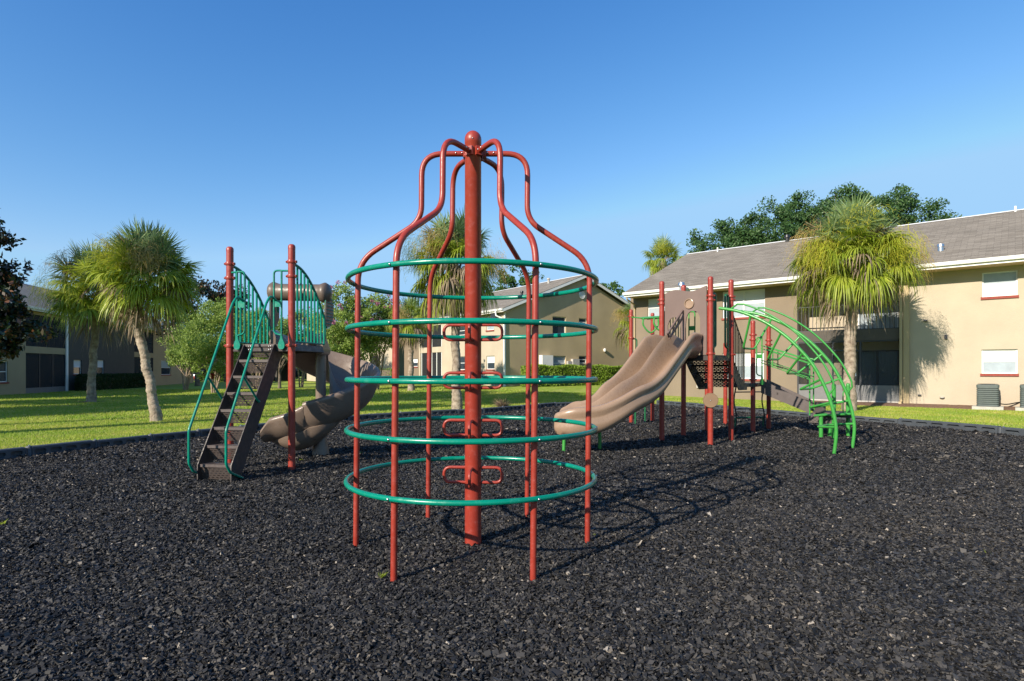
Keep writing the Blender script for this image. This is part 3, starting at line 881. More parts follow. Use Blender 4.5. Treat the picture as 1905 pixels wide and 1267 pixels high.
# ------------------------------------------------------------------ right play structure
OB = Vector((3.62, 11.33, 0))
gym = empty('play_structure', OB, 0, 'larger play structure with double slide, deck, ramp and bright green arch climber', 'play structure')
def W(p): return (p[0]-OB.x, p[1]-OB.y, p[2])
def gp(x, y, zt, clamps=(), m='red', r=0.05): return post_part(gym, x-OB.x, y-OB.y, zt, clamps, r, m)
P1 = Vector((3.70, 11.02, 0)); P2 = Vector((2.96, 11.68, 0)); P3 = Vector((3.58, 12.34, 0)); P4 = Vector((4.32, 11.66, 0))
gp(P1.x, P1.y, 3.14, (2.78, 2.70, 1.70)); gp(P2.x, P2.y, 3.15, (2.78, 2.70, 1.70))
gp(P3.x, P3.y, 3.17, (2.7, 1.70)); gp(P4.x, P4.y, 3.18, (2.84, 2.78, 1.70))
P5 = Vector((4.42, 13.4, 0)); gp(P5.x, P5.y, 2.86, (2.62, 1.3))
P6 = Vector((5.45, 15.1, 0)); gp(P6.x, P6.y, 2.1, (1.4, 1.0))
P7 = Vector((5.38, 13.2, 0)); gp(P7.x, P7.y, 2.50, (2.18, 2.07, 1.18, 1.05))
P8 = Vector((6.10, 14.05, 0)); gp(P8.x, P8.y, 2.54, (2.10, 2.0, 1.1))
P9 = Vector((3.08, 15.3, 0)); gp(P9.x, P9.y, 2.96, (2.78, 2.22, 1.2))
P10 = Vector((3.85, 16.2, 0)); gp(P10.x, P10.y, 2.96, (2.30, 1.95, 1.2))
HR = 1.68
d = MB()
def quad_slab(b, pts, z0, z1):
    n = len(pts); v = [(p.x-OB.x, p.y-OB.y, z0) for p in pts]+[(p.x-OB.x, p.y-OB.y, z1) for p in pts]
    b.add(v, [tuple(range(n-1, -1, -1)), tuple(range(n, 2*n))]+[(i, (i+1) % n, n+(i+1) % n, n+i) for i in range(n)])
quad_slab(d, [P1, P4, P3, P2], HR-0.015, HR)
for a, b_ in ((P1, P4), (P4, P3), (P3, P2), (P2, P1)):
    d.bar(W((a.x, a.y, HR-0.06)), W((b_.x, b_.y, HR-0.06)), 0.012, 0.085)
d.build('deck', M['brown'], gym)
# perforated steps descending from the main deck to the lower deck by P7/P8
low = Vector((5.05, 13.0, 0)); ZL = 1.12
a0 = (P4+P3)/2; a1 = Vector((4.86, 12.95, 0))
e2 = (a1-a0).normalized(); sd = Vector((e2.y, -e2.x, 0))
st = MB(); pf = MB()
for i in range(4):
    c = a0 + e2*(0.02+0.20*i); z = HR - 0.155*(i) - 0.03
    cc = c+e2*0.12
    st.cbox(W((c.x, c.y, z-0.004)), tuple(sd), tuple(e2), (0,0,1), 0.42, 0.012, 0.012)
    v = [c-sd*0.42, c+sd*0.42]
    pf.add([W((v[0].x, v[0].y, z-0.015)), W((v[1].x, v[1].y, z-0.015)), W((v[1].x, v[1].y, z-0.15)), W((v[0].x, v[0].y, z-0.15))], [(0, 1, 2, 3)])
    w0 = c; w1 = c+e2*0.20
    pf.add([W((*(w0-sd*0.42).xy, z)), W((*(w0+sd*0.42).xy, z)), W((*(w1+sd*0.42).xy, z)), W((*(w1-sd*0.42).xy, z))], [(0, 1, 2, 3)])
steps = st.build('steps', M['brown'], gym)
pf.build('tread', M['perf_xz'], steps)
for s_ in (-1, 1):
    o = a0+sd*s_*0.43
    poly = [(0, HR), (0.10, HR), (0.78, HR-0.56), (0.95, HR-0.56), (0.95, HR-0.70), (0.55, HR-0.70), (0.12, HR-0.30), (-0.05, HR-0.12)]
    MB().loft([[W((*(o+e2*p[0]+sd*0.008*k).xy, p[1])) for p in poly] for k in (-1, 1)]).build('side_plate', M['brown'], steps)
# lower deck
lowc = [Vector((4.70, 12.95, 0)), Vector((5.38, 13.10, 0)), Vector((6.06, 14.0, 0)), Vector((5.2, 14.2, 0))]
b = MB(); quad_slab(b, lowc, ZL-0.10, ZL-0.02); b.build('lower_deck', M['black'], gym)
# dark bar railing beside the steps
b = MB()
r0 = P4+Vector((0.05, 0.06, 0)); r1 = P7+Vector((-0.35, -0.38, 0))
def rz(t): return (2.52-0.62*t, 1.62-0.60*t)
for i in range(9):
    t = i/8; p = r0.lerp(r1, t); zt_, zb_ = rz(t)
    b.tube([W((p.x, p.y, zb_)), W((p.x, p.y, zt_))], 0.011 if 0 < i < 8 else 0.015, 7)
for q in (0, 1):
    b.tube([W((r0.x, r0.y, rz(0)[q])), W((r1.x, r1.y, rz(1)[q]))], 0.014, 7)
b.build('railing', M['black'], gym)
# ramp trough and transfer platform
ra = Vector((5.60, 13.30, 0)); rb = Vector((6.42, 12.75, 0)); rd = (rb-ra).normalized(); rs = Vector((-rd.y, rd.x, 0))
b = MB()
zs, ze = 1.02, 0.56
for s_ in (0, 0.62):
    A = ra+rs*s_; B = rb+rs*s_
    b.add([W((A.x, A.y, zs-0.14)), W((B.x, B.y, ze-0.10)), W((B.x, B.y, ze+0.14)), W((A.x, A.y, zs+0.16)),
           W((*(A+rs*0.02).xy, zs-0.14)), W((*(B+rs*0.02).xy, ze-0.10)), W((*(B+rs*0.02).xy, ze+0.14)), W((*(A+rs*0.02).xy, zs+0.16))],
          [(0,1,2,3), (7,6,5,4), (0,4,5,1), (1,5,6,2), (2,6,7,3), (3,7,4,0)])
A, B = ra, rb
b.add([W((*A.xy, zs-0.05)), W((*B.xy, ze-0.03)), W((*(B+rs*0.62).xy, ze-0.03)), W((*(A+rs*0.62).xy, zs-0.05))], [(0, 1, 2, 3)])
for t in (0.35, 0.7):
    q0 = A.lerp(B, t); z = zs+(ze-zs)*t
    b.bar(W((*q0.xy, z+0.01)), W((*(q0+rs*0.6).xy, z+0.01)), 0.03, 0.06)
b.build('ramp', M['rampbrown'], gym)
tp = MB()
q = [Vector((6.36, 12.50, 0)), Vector((7.02, 12.15, 0)), Vector((7.35, 12.78, 0)), Vector((6.70, 13.15, 0))]
quad_slab(tp, q, 0.49, 0.505)
for i in range(4):
    a, c = q[i], q[(i+1) % 4]; tp.bar(W((*a.xy, 0.45)), W((*c.xy, 0.45)), 0.012, 0.075)
tp.box(6.36-OB.x, 6.58-OB.x, 12.40-OB.y, 12.43-OB.y, 0.50, 0.72)
pl = tp.build('platform', M['rampbrown'], gym)
t2 = MB()
cc = (q[0]+q[3])/2 + Vector((-0.16, 0.02, 0))
t2.bar(W((*(q[0]+Vector((-.10,-.02,0))).xy, 0.36)), W((*(q[1]+Vector((-.35,.02,0))).xy, 0.36)), 0.01, 0.14)
t2.build('riser', M['perf_xz'], pl)
# ramp handrails and upright handles
b = MB()
for s_ in (0.0, 0.62):
    A = ra+rs*s_; B = rb+rs*s_
    for (z0, z1) in ((1.95, 1.60), (1.88, 1.53), (1.62, 1.25), (1.56, 1.19)):
        b.tube([W((*A.xy, z0)), W((*B.xy, z1))], 0.010, 7)
    m_ = A.lerp(B, 0.25); b.tube([W((*m_.xy, 1.45)), W((*m_.xy, 1.85))], 0.012, 7)
    b.tube(fillet([W((*B.xy, 0.42)), W((*B.xy, 1.64)), W((*(B-rd*0.1).xy, 1.66))], 0.04), 0.015, 8)
b.build('ramp_rail', M['green'], gym)
loop_handle(gym, 5.56-OB.x, 13.15-OB.y, -0.12, 0.0, 1.12, 2.12, 'green')
# main-deck loop handles at the climber opening
dirA = (P4-P1).normalized()
loop_handle(gym, P1.x-OB.x+dirA.x*0.12, P1.y-OB.y+dirA.y*0.12, dirA.x*0.09, dirA.y*0.09, HR, 2.83, 'dkgreen', r=0.021)
loop_handle(gym, P4.x-OB.x-dirA.x*0.14, P4.y-OB.y-dirA.y*0.14, -dirA.x*0.12, -dirA.y*0.12, HR, 2.86, 'dkgreen', r=0.021)
# arch climber
tab = [(0.03, 2.54), (0.20, 2.465), (0.37, 2.32), (0.50, 2.165), (0.63, 1.96), (0.74, 1.73), (0.84, 1.47), (0.91, 1.20), (0.965, 0.92), (1.0, 0.64), (1.015, 0.38), (1.005, 0.12), (0.99, -0.1)]
arcs = []
starts = [(Vector((3.78, 10.96, 0)), Vector((5.32, 9.76, 0))), (Vector((4.42, 11.58, 0)), Vector((6.0, 10.42, 0)))]
for (S, E) in starts:
    pts = smooth_path([Vector((*(S+(E-S)*s_).xy, z)) for s_, z in tab], 5)
    arcs.append(pts)
arch = MB().tube([W(p) for p in arcs[0]], 0.028, 12).build('arch_climber', M['green'], gym)
MB().tube([W(p) for p in arcs[1]], 0.028, 12).build('arch_rail', M['green'], arch)
def arc_at(k, t):
    p = arcs[k]; x = t*(len(p)-1); i = int(min(x, len(p)-2)); return p[i].lerp(p[i+1], x-i), (p[i+1]-p[i]).normalized()
for t, dp, tilt in ((0.14, 0.62, 0.10), (0.30, 0.56, 0.0), (0.43, 0.50, -0.05), (0.57, 0.46, -0.05), (0.685, 0.42, -0.05), (0.81, 0.36, 0.0)):
    p0, t0 = arc_at(0, t); p1, t1 = arc_at(1, t)
    side = (p1-p0).normalized(); inn = side.cross(t0).normalized()
    if inn.z > 0 or inn.x > 0.3: inn = -inn
    inn = (inn + Vector((0, 0, -0.15 if t < 0.5 else 0.0))).normalized()
    q0 = p0+inn*dp+side*0.22; q1 = p1+inn*dp-side*0.22
    MB().tube(fillet([W(p0), W(q0), W(q1), W(p1)], 0.09, 6), 0.0195, 9).build('climbing_loop', M['green'], arch)
for k in (0, 1):
    pts = []
    n_ = 26
    for i in range(n_):
        t_ = 0.05+0.60*i/(n_-1)
        p, tt = arc_at(k, t_)
        out = Vector((-tt.z*tt.x, -tt.z*tt.y, tt.x*tt.x+tt.y*tt.y)).normalized()
        if out.z < 0: out = -out
        e_ = min(i/2.5, (n_-1-i)/2.5, 1.0)
        pts.append(p + out*0.15*math.sqrt(max(0, 1-(1-e_)**2)))
    MB().tube([W(p) for p in pts], 0.0165, 9).build('arch_handrail', M['green'], arch)
# green posts, small seat table
for (x, y, zt) in ((6.45, 11.85, 1.12), (7.02, 12.35, 1.12)):
    gp(x, y, zt, (), 'green', 0.040)
b = MB()
b.tube(fillet([W((6.86, 12.25, 0.5)), W((6.86, 12.25, 0.95)), W((7.0, 12.33, 0.97))], 0.05), 0.012, 8)
b.build('grab_bar', M['green'], gym)
b = MB()
tri = [Vector((6.22, 12.15, 0.46)), Vector((6.95, 12.05, 0.50)), Vector((6.75, 12.5, 0.48))]
b.tube([W(p) for p in fillet(tri+[tri[0]], 0.05)], 0.022, 8)
b.add([W((p.x, p.y, p.z)) for p in tri], [(0, 1, 2)])
tb = b.build('step_seat', M['green'], gym)
for (x, y) in ((6.36, 12.17), (6.62, 12.33)):
    MB().tube([W((x, y, -0.1)), W((x, y, 0.46))], 0.04, 12).build('leg', M['green'], tb)
# wavy ladder below the lower deck
b = MB()
L0 = Vector((5.40, 14.3, 0)); L1 = Vector((6.16, 14.5, 0))
for q_ in (L0, L1):
    b.tube([W((q_.x+0.03*math.sin(z*7), q_.y, z)) for z in [i*0.08 for i in range(0, 14)]], 0.017, 8)
for z in (0.86, 0.45): b.tube([W((*L0.xy, z)), W((*L1.xy, z))], 0.014, 8)
ld = b.build('ladder', M['black'], gym)
MB().tube([W(p) for p in fillet([(L0.x, L0.y, -0.05), (L0.x, L0.y, 0.24), (L1.x, L1.y, 0.24), (L1.x, L1.y, -0.05)], 0.04)], 0.02, 8).build('ladder_foot', M['dkgreen'], ld)
# steering wheel disc on P1
b = MB(); n = 32
rim = [(0.135, 0.0), (0.137, 0.008), (0.132, 0.014), (0.118, 0.012), (0.10, 0.009)]
R_ = Vector((-0.30, -0.954, 0)); U_ = Vector((0, 0, 1)); S_ = R_.cross(U_)
c = P1+R_*0.07+Vector((0, 0, 0.835))
vs = []; fs = []
prof = [(0.001, -0.014), (0.13, -0.014), (0.137, -0.004), (0.137, 0.006), (0.132, 0.012), (0.126, 0.012), (0.124, 0.009), (0.03, 0.009), (0.001, 0.009)]
for (r, h) in prof:
    for k in range(n):
        a = 2*math.pi*k/n; vs.append(W(c+R_*h+(S_*math.cos(a)+U_*math.sin(a))*r))
for i in range(len(prof)-1):
    for k in range(n): fs.append((i*n+k, i*n+(k+1) % n, (i+1)*n+(k+1) % n, (i+1)*n+k))
disc = MB().add(vs, fs).build('disc_wheel', M['disc'], gym, angle=25)
MB().ball(W(c+R_*0.012), 0.012, 5).build('bolt', M['steel'], disc)
# left wing: beam with hanging rings, grab handles, ground legs
b = MB(); A = P9; B = Vector((3.32, 13.0, 0))
tgt = (P9+Vector((0, 0, 2.78)))
bm0 = Vector((3.25, 15.0, 2.76)); bm1 = Vector((3.55, 13.4, 2.60))
beam = MB().tube([W(P(1174, 590, 15.3)), W(P(1196, 592, 14.6))], 0.018, 8).tube([W(P(1195, 592, 14.6)), W(P(1228, 590, 13.2))], 0.034, 10).build('ring_beam', M['green'], gym)
for (pxa, pxb, Y, dn) in ((1197, 1224, 14.4, 27), (1217, 1236, 13.4, 22)):
    pts = [W(P(pxa, 592, Y)), W(P(pxa, 592+dn*0.5, Y)), W(P((pxa+pxb)/2, 592+dn, Y)), W(P(pxb, 592+dn*0.5, Y)), W(P(pxb, 592, Y))]
    MB().tube(smooth_path(pts, 6), 0.020, 9).build('hanging_ring', M['green'], beam)
b = MB()
b.tube([W(p) for p in fillet([P9+Vector((0.03, 0, 2.2)), P9+Vector((0.15, 0, 2.2)), P9+Vector((0.15, 0, 1.6)), P9+Vector((0.03, 0, 1.5))], 0.12)], 0.017, 8)
b.tube([W(p) for p in fillet([P10+Vector((-0.03, 0, 2.05)), P10+Vector((-0.2, 0, 2.05)), P10+Vector((-0.2, 0, 1.45)), P10+Vector((-0.03, 0, 1.4))], 0.12)], 0.017, 8)
for px, yb in ((1182, 792), (1200, 784)):
    g_ = G(px, yb); b.tube([W((g_.x, g_.y, -0.1)), W((g_.x, g_.y, 1.35))], 0.022, 8)
b.tube([W((*G(1182, 792).xy, 1.35)), W((*G(1200, 784).xy, 1.35))], 0.022, 8)
b.build('grab_handle', M['dkgreen'], gym)
# rear railing bars and green crossed handles seen through the slide opening
b = MB(); E0, E1 = P3, P4
for i in range(1, 8):
    p = P2.lerp(P3, i/8); b.tube([W((p.x, p.y, HR)), W((p.x, p.y, 2.55))], 0.011, 7)
b.tube([W((*P2.xy, 2.56)), W((*P3.xy, 2.56))], 0.015, 7); b.tube([W((*P2.xy, HR+0.05)), W((*P3.xy, HR+0.05))], 0.013, 7)
b.build('rear_railing', M['dkgreen'], gym)
dA = (P4-P3).normalized()
loop_handle(gym, P3.x-OB.x+dA.x*0.12, P3.y-OB.y+dA.y*0.12, dA.x*0.13, dA.y*0.13, HR, 2.60, 'green')

# ---- entrance panel between P2 and P1
def entrance_panel():
    ex = (P1-P2).normalized(); L_ = (P1-P2).length; nrm = Vector((ex.y, -ex.x, 0))
    x0, x1 = 0.07, L_-0.07; N = 40
    zc = HR
    # outer outline top wavy; openings: right archway, left archway
    def topz(x): return 2.90+0.035*math.sin((x-0.1)*9.0)+0.05*(x/L_)
    cols = [x0+(x1-x0)*i/N for i in range(N+1)]
    def hole(x):
        # archway for each chute: (low, high)
        for (a, c_, h) in ((0.13, 0.405, 2.42), (0.505, 0.80, 2.52)):
            if a < x < c_:
                m_ = (a+c_)/2; w = (c_-a)/2; k = abs(x-m_)/w
                return h*1.0-0.16*(k**3)
        return None
    rows = MB()
    V = []
    for off in (0.0, 0.022):
        for x in cols:
            base = P2+ex*x+nrm*off
            hz = hole(x)
            V.append((base, topz(x), hz))
    n = N+1
    for i in range(N):
        xm = (cols[i]+cols[i+1])/2; hz = hole(xm)
        a, b_ = cols[i], cols[i+1]
        for off in (-0.012, 0.012):
            pa = P2+ex*a+nrm*off; pb = P2+ex*b_+nrm*off
            za = (hole(a) or hz) if hz else zc; zb_ = (hole(b_) or hz) if hz else zc
            if hz:
                ha, hb = hole(a), hole(b_)
                za = ha if ha else 2.2; zb_ = hb if hb else 2.2
            rows.add([W((*pa.xy, za)), W((*pb.xy, zb_)), W((*pb.xy, topz(b_))), W((*pa.xy, topz(a)))], [(0, 1, 2, 3)])
        pa = P2+ex*a; pb = P2+ex*b_
        rows.add([W((*(pa-nrm*0.012).xy, topz(a))), W((*(pb-nrm*0.012).xy, topz(b_))), W((*(pb+nrm*0.012).xy, topz(b_))), W((*(pa+nrm*0.012).xy, topz(a)))], [(0, 1, 2, 3)])
        if hz:
            rows.add([W((*(pa-nrm*0.012).xy, za)), W((*(pb-nrm*0.012).xy, zb_)), W((*(pb+nrm*0.012).xy, zb_)), W((*(pa+nrm*0.012).xy, za))], [(0, 1, 2, 3)])
    pn = rows.build('entrance_panel', M['panel'], gym)
    ringc = P2+ex*0.58+nrm*0.03+Vector((0, 0, 2.66))
    MB().tube([W(ringc+ex*0.088*math.cos(a)+Vector((0, 0, 0.088*math.sin(a)))) for a in [2*math.pi*k/28 for k in range(28)]], 0.010, 8, closed=True).build('round_window_rim', M['tan'], pn)
    cdisc = [W(ringc-nrm*0.012+ex*0.082*math.cos(a)+Vector((0, 0, 0.082*math.sin(a)))) for a in [2*math.pi*k/28 for k in range(28)]]
    MB().add(cdisc, [tuple(range(28))]).build('round_window', M['tan'], pn)
    # divider fin with oval cut-outs running out along the slide
    fd = nrm; o = P2+ex*0.455
    A0 = o+Vector((0, 0, 2.50)); B0 = o+fd*0.62+Vector((0, 0, 2.02))
    fin = MB()
    dirf = (B0-A0).normalized(); upf = Vector((dirf.x*-dirf.z, dirf.y*-dirf.z, dirf.x**2+dirf.y**2)).normalized()
    if upf.z < 0: upf = -upf
    Lf = (B0-A0).length
    nn = 20; segs = 3; cw = Lf/segs; hh = 0.062
    for s_ in range(segs):
        cm = A0+dirf*(cw*(s_+0.5)); rx = cw*0.40; ry = hh*0.62
        for off in (-0.013, 0.013):
            vi = []; vo = []
            for k in range(nn):
                a = 2*math.pi*k/nn; c_, sn = math.cos(a), math.sin(a)
                tx = (cw/2)/abs(c_) if abs(c_) > 1e-6 else 1e9; ty = hh/abs(sn) if abs(sn) > 1e-6 else 1e9
                t = min(tx, ty)
                vo.append(W(cm+dirf*c_*t+upf*sn*t+ex*off)); vi.append(W(cm+dirf*c_*rx+upf*sn*ry+ex*off))
            fin.add(vo+vi, [(k, (k+1) % nn, nn+(k+1) % nn, nn+k) for k in range(nn)])
        vi = [[W(cm+dirf*math.cos(a)*rx+upf*math.sin(a)*ry+ex*off) for a in [2*math.pi*k/nn for k in range(nn)]] for off in (-0.013, 0.013)]
        fin.loft(vi, caps=False)
    fin.bar(W(A0+upf*hh), W(B0+upf*hh), 0.034, 0.014); fin.bar(W(A0-upf*hh), W(B0-upf*hh), 0.034, 0.014)
    fin.build('divider_fin', M['panel'], pn)
    return pn
entrance_panel()

# ---- double wave slide, two channels side by side, bending as it falls
S0 = Vector((3.34, 11.38, 0)); hd0 = Vector((-0.83, -0.56, 0)); E_ = Vector((0.86, 10.08, 0)); hd1 = Vector((-0.975, 0.22, 0))
def bez(t):
    a, b_, c_, d_ = S0, S0+hd0*1.15, E_-hd1*1.05, E_
    return a*(1-t)**3+b_*3*t*(1-t)**2+c_*3*t*t*(1-t)+d_*t**3
zt2 = [(0, 1.69), (0.08, 1.69), (0.15, 1.62), (0.30, 1.30), (0.42, 1.04), (0.52, 0.90), (0.62, 0.80), (0.74, 0.61), (0.84, 0.49), (1, 0.44)]
zp = smooth_path([Vector((a, 0, z)) for a, z in zt2], 8)
def zfl(t):
    return lerp_tab([(p.x, p.z) for p in zp], t)
secs = []; NT = 64
for i in range(NT+1):
    t = i/NT
    p = bez(t); q = bez(min(1, t+0.01)) - bez(max(0, t-0.01)); q.z = 0; d_ = q.normalized(); s_ = Vector((-d_.y, d_.x, 0))  # s_ to the left of travel
    nose = max(0.0, (t-0.91)/0.09)
    hR = lerp_tab([(0, 0.40), (0.07, 0.40), (0.2, 0.34), (0.32, 0.32), (0.5, 0.29), (0.7, 0.31), (0.9, 0.33), (1, 0.33)], t)
    hL = lerp_tab([(0, 0.30), (0.10, 0.40), (0.2, 0.50), (0.32, 0.42), (0.5, 0.36), (0.7, 0.32), (0.9, 0.38), (1, 0.38)], t)
    dv = lerp_tab([(0, 0.25), (0.08, 0.35), (0.19, 0.50), (0.30, 0.46), (0.45, 0.38), (0.7, 0.36), (0.9, 0.32), (1, 0.20)], t)
    hw_ = lerp_tab([(0, 0.33), (0.15, 0.41), (0.4, 0.44), (1, 0.45)], t)*math.sqrt(1-0.30*nose**2)
    sh = (1-nose**2*0.18); ub = lerp_tab([(0, 0.0), (0.5, 0.03), (0.8, 0.09), (0.95, 0.09), (1, 0.02)], t)
    zc = zfl(t)
    ring = []
    K = 56
    def ext(s):
        return Vector((0, 0, 0))
    def pt(s, h, ws=1.0):
        z = zc + h
        return p + s_*(s*2*hw_*ws) + Vector((0, 0, z)) + ext(max(-0.5, min(0.5, s)))
    for k in range(K+1):
        s = -0.5+k/K
        env = 0.5+0.5*math.cos(4*math.pi*s)
        env = env**(4.5 if abs(s) < 0.25 else 3.2)
        peak = dv if abs(s) < 0.25 else (hR if s > 0 else hL)
        ring.append(pt(s, env*peak*sh))
    # left outer skin (rolled rim, groove, lower bulge), underside, right outer skin
    out = [(0.035, -0.005), (0.06, -0.04), (0.06, -0.09), (0.03, -0.14), (0.028, -0.17), (0.055, -0.24), (0.05, -0.31), (0.0, -0.38)]
    for (a, h) in out:
        ring.append(pt(0.5+a/(2*hw_), hR*sh+h*(0.60+hR)*(1+ub*3)))
    for k in range(1, 12):
        s = 0.47-0.94*k/12
        lob = 0.5+0.5*math.cos(4*math.pi*s)
        ring.append(pt(s, -0.075-ub+0.03*lob))
    for (a, h) in reversed(out):
        ring.append(pt(-0.5-a/(2*hw_), hL*sh+h*(0.60+hL)*(1+ub*3)))
    secs.append([W(v) for v in ring])
ctr = sum((Vector(v) for v in secs[-1]), Vector())/len(secs[-1])
dl = Vector(secs[-1][28])-Vector(secs[-2][28]); dl.z = 0; dl.normalize(); last_ = secs[-1]
for f_, g in ((0.035, 0.95), (0.065, 0.86), (0.088, 0.72), (0.10, 0.5), (0.104, 0.2)):
    secs.append([ctr+dl*f_+Vector(((Vector(v)-ctr).x*(0.5+0.5*g), (Vector(v)-ctr).y*(0.5+0.5*g), (Vector(v)-ctr).z*g)) for v in last_])
dslide = MB().loft(secs).build('double_slide', M['tan'], gym, angle=65)
f_ = Vector((0.88, 10.10, 0))
MB().tube([W((f_.x, f_.y, -0.1)), W((f_.x+0.02, f_.y+0.03, 0.36))], 0.030, 12).build('slide_leg', M['green'], dslide)
MB().tube([W((1.55, 10.45, -0.1)), W((1.55, 10.45, 0.5))], 0.030, 12).build('slide_leg', M['green'], dslide)
# ------------------------------------------------------------------ apartment buildings
class Bld:
    """local frame: +x along the facade (viewer's right), +y into the building, z up"""
    def __init__(s, name, pt, u, label, floorz):
        s.u = Vector((u[0], u[1], 0)).normalized(); s.n = Vector((-s.u.y, s.u.x, 0))
        s.o = Vector((pt[0], pt[1], 0)); s.fz = floorz
        s.root = empty(name, s.o, math.atan2(s.u.y, s.u.x), label, 'apartment building')
    def at(s, px, py=HY, y=0.0):
        """local (x, z) where the line of sight through the pixel meets the plane local-y = y"""
        r = Vector(((px-CX)/F, 1, 0)); q = s.o + s.n*y
        Y = q.dot(s.n)/r.dot(s.n)
        p = r*Y
        return (p-s.o).dot(s.u), CAMH+(HY-py)/F*Y
    def x(s, px, y=0.0): return s.at(px, HY, y)[0]
    def z(s, px, py, y=0.0): return s.at(px, py, y)[1]
    def wall(s, name, x0, x1, z0, z1, y, holes, m, depth=0.14, parent=None):
        xs = sorted({x0, x1, *[h[0] for h in holes], *[h[1] for h in holes]}); zs = sorted({z0, z1, *[h[2] for h in holes], *[h[3] for h in holes]})
        xs = [v for v in xs if x0 <= v <= x1]; zs = [v for v in zs if z0 <= v <= z1]
        b = MB()
        for a, c in zip(xs, xs[1:]):
            for e, f in zip(zs, zs[1:]):
                mx_, mz = (a+c)/2, (e+f)/2
                if any(h[0] < mx_ < h[1] and h[2] < mz < h[3] for h in holes): continue
                b.add([(a, y, e), (c, y, e), (c, y, f), (a, y, f)], [(0, 1, 2, 3)])
        for h in holes:
            a, c, e, f = h[:4]; d = h[4] if len(h) > 4 else depth
            b.add([(a, y, e), (a, y, f), (a, y+d, f), (a, y+d, e), (c, y, e), (c, y, f), (c, y+d, f), (c, y+d, e)],
                  [(0, 1, 2, 3), (4, 7, 6, 5), (0, 3, 7, 4), (1, 5, 6, 2)])
        return b.build(name, m, parent or s.root)
    def window(s, x0, x1, z0, z1, y, lower='lowpane', upper='blind', sill=True, fr=0.045, mull=False):
        d = 0.07
        b = MB()
        yy = y+d
        b.box(x0, x0+fr, yy, yy+0.05, z0, z1); b.box(x1-fr, x1, yy, yy+0.05, z0, z1)
        b.box(x0+fr, x1-fr, yy+0.001, yy+0.05, z1-fr, z1); b.box(x0+fr, x1-fr, yy+0.001, yy+0.05, z0, z0+fr)
        zm = z0+(z1-z0)*0.5
        b.box(x0+fr, x1-fr, yy+0.004, yy+0.05, zm-0.022, zm+0.022)
        if mull:
            xm = (x0+x1)/2; b.box(xm-0.03, xm+0.03, yy-0.004, yy+0.05, z0+fr, z1-fr)
        w = b.build('window', M['whiteframe'], s.root)
        p = MB(); p.box(x0+fr*0.5, x1-fr*0.5, yy+0.028, yy+0.036, zm, z1-fr*0.5); p.build('upper_pane', M[upper], w)
        p = MB(); p.box(x0+fr*0.5, x1-fr*0.5, yy+0.018, yy+0.026, z0+fr*0.5, zm); p.build('lower_pane', M[lower], w)
        if sill:
            p = MB(); p.box(x0-0.04, x1+0.04, y-0.05, y+0.09, z0-0.10, z0-0.004); p.build('sill', M['sill'], w)
        return w
    def railing(s, x0, x1, z0, z1, y, m='frame', n=14):
        b = MB(); b.box(x0, x1, y, y+0.04, z1-0.04, z1); b.box(x0, x1, y, y+0.04, z0, z0+0.03)
        for i in range(n+1):
            x = x0+(x1-x0)*i/n; b.box(x-0.011, x+0.011, y+0.01, y+0.03, z0+0.03, z1-0.04)
        return b.build('railing', M[m], s.root)
    def gable_roof(s, x0, x1, y0, y1, ze, zr, ov=0.5):
        """eaves at local y0 (front) and y1 (back)"""
        ym = (y0+y1)/2; th = 0.16
        b = MB()
        for (ya, yb) in ((y0, ym), (y1, ym)):
            n = 1
            b.add([(x0, ya, ze), (x1, ya, ze), (x1, yb, zr), (x0, yb, zr), (x0, ya, ze-0.03), (x1, ya, ze-0.03), (x1, yb, zr-0.03), (x0, yb, zr-0.03)],
                  [(0, 1, 2, 3), (4, 7, 6, 5), (0, 4, 5, 1), (1, 5, 6, 2), (3, 2, 6, 7), (0, 3, 7, 4)])
        rf = b.build('roof', M['roof'], s.root)
        f = MB()
        f.box(x0+0.02, x1-0.02, y0+0.02, y0+0.05, ze-0.23, ze-0.033)
        MB().box(x0+0.04, x1-0.04, y0+0.052, y0+ov, ze-0.225, ze-0.20).build('soffit', M['soffit'], rf)
        for xx in (x0+0.005, x1-0.035):
            for (ya, yb) in ((y0+0.052, ym), (y1-0.052, ym)):
                za = ze-0.036+(zr-ze)*abs(ya-(y0 if ya < ym else y1))/(ym-y0)
                f.add([(xx, ya, za), (xx+0.03, ya, za), (xx+0.03, yb, zr-0.036), (xx, yb, zr-0.036),
                       (xx, ya, za-0.2), (xx+0.03, ya, za-0.2), (xx+0.03, yb, zr-0.236), (xx, yb, zr-0.236)],
                      [(0, 1, 2, 3), (4, 7, 6, 5), (0, 4, 5, 1), (1, 5, 6, 2), (3, 2, 6, 7), (0, 3, 7, 4)])
        f.build('fascia', M['white'], rf)
        g = MB(); pr = [(0.0, 0.0), (-0.02, -0.02), (-0.12, -0.02), (-0.135, 0.0), (-0.13, -0.06), (-0.10, -0.13), (0.0, -0.14)]
        g.loft([[(x, y0+0.018+a, ze-0.01+c) for a, c in pr] for x in (x0, x1)]); g.build('gutter', M['white'], rf)
        c = MB(); c.loft([[(x, ym-0.16, zr-0.04), (x, ym, zr+0.035), (x, ym+0.16, zr-0.04)] for x in (x0, x1)]); c.build('ridge_cap', M['white'], rf)
        # gable triangles closing the ends
        return rf
    def downspout(s, x, y, z0, z1, m='white', o=0.35):
        b = MB(); b.tube(fillet([(x, y-o, z1+0.12), (x, y-o+0.02, z1), (x, y-0.06, z1-0.22), (x, y-0.06, z0+0.12), (x, y-0.22, z0+0.03)], 0.05, 4), 0.040, 8)
        return b.build('downspout', M[m], s.root)

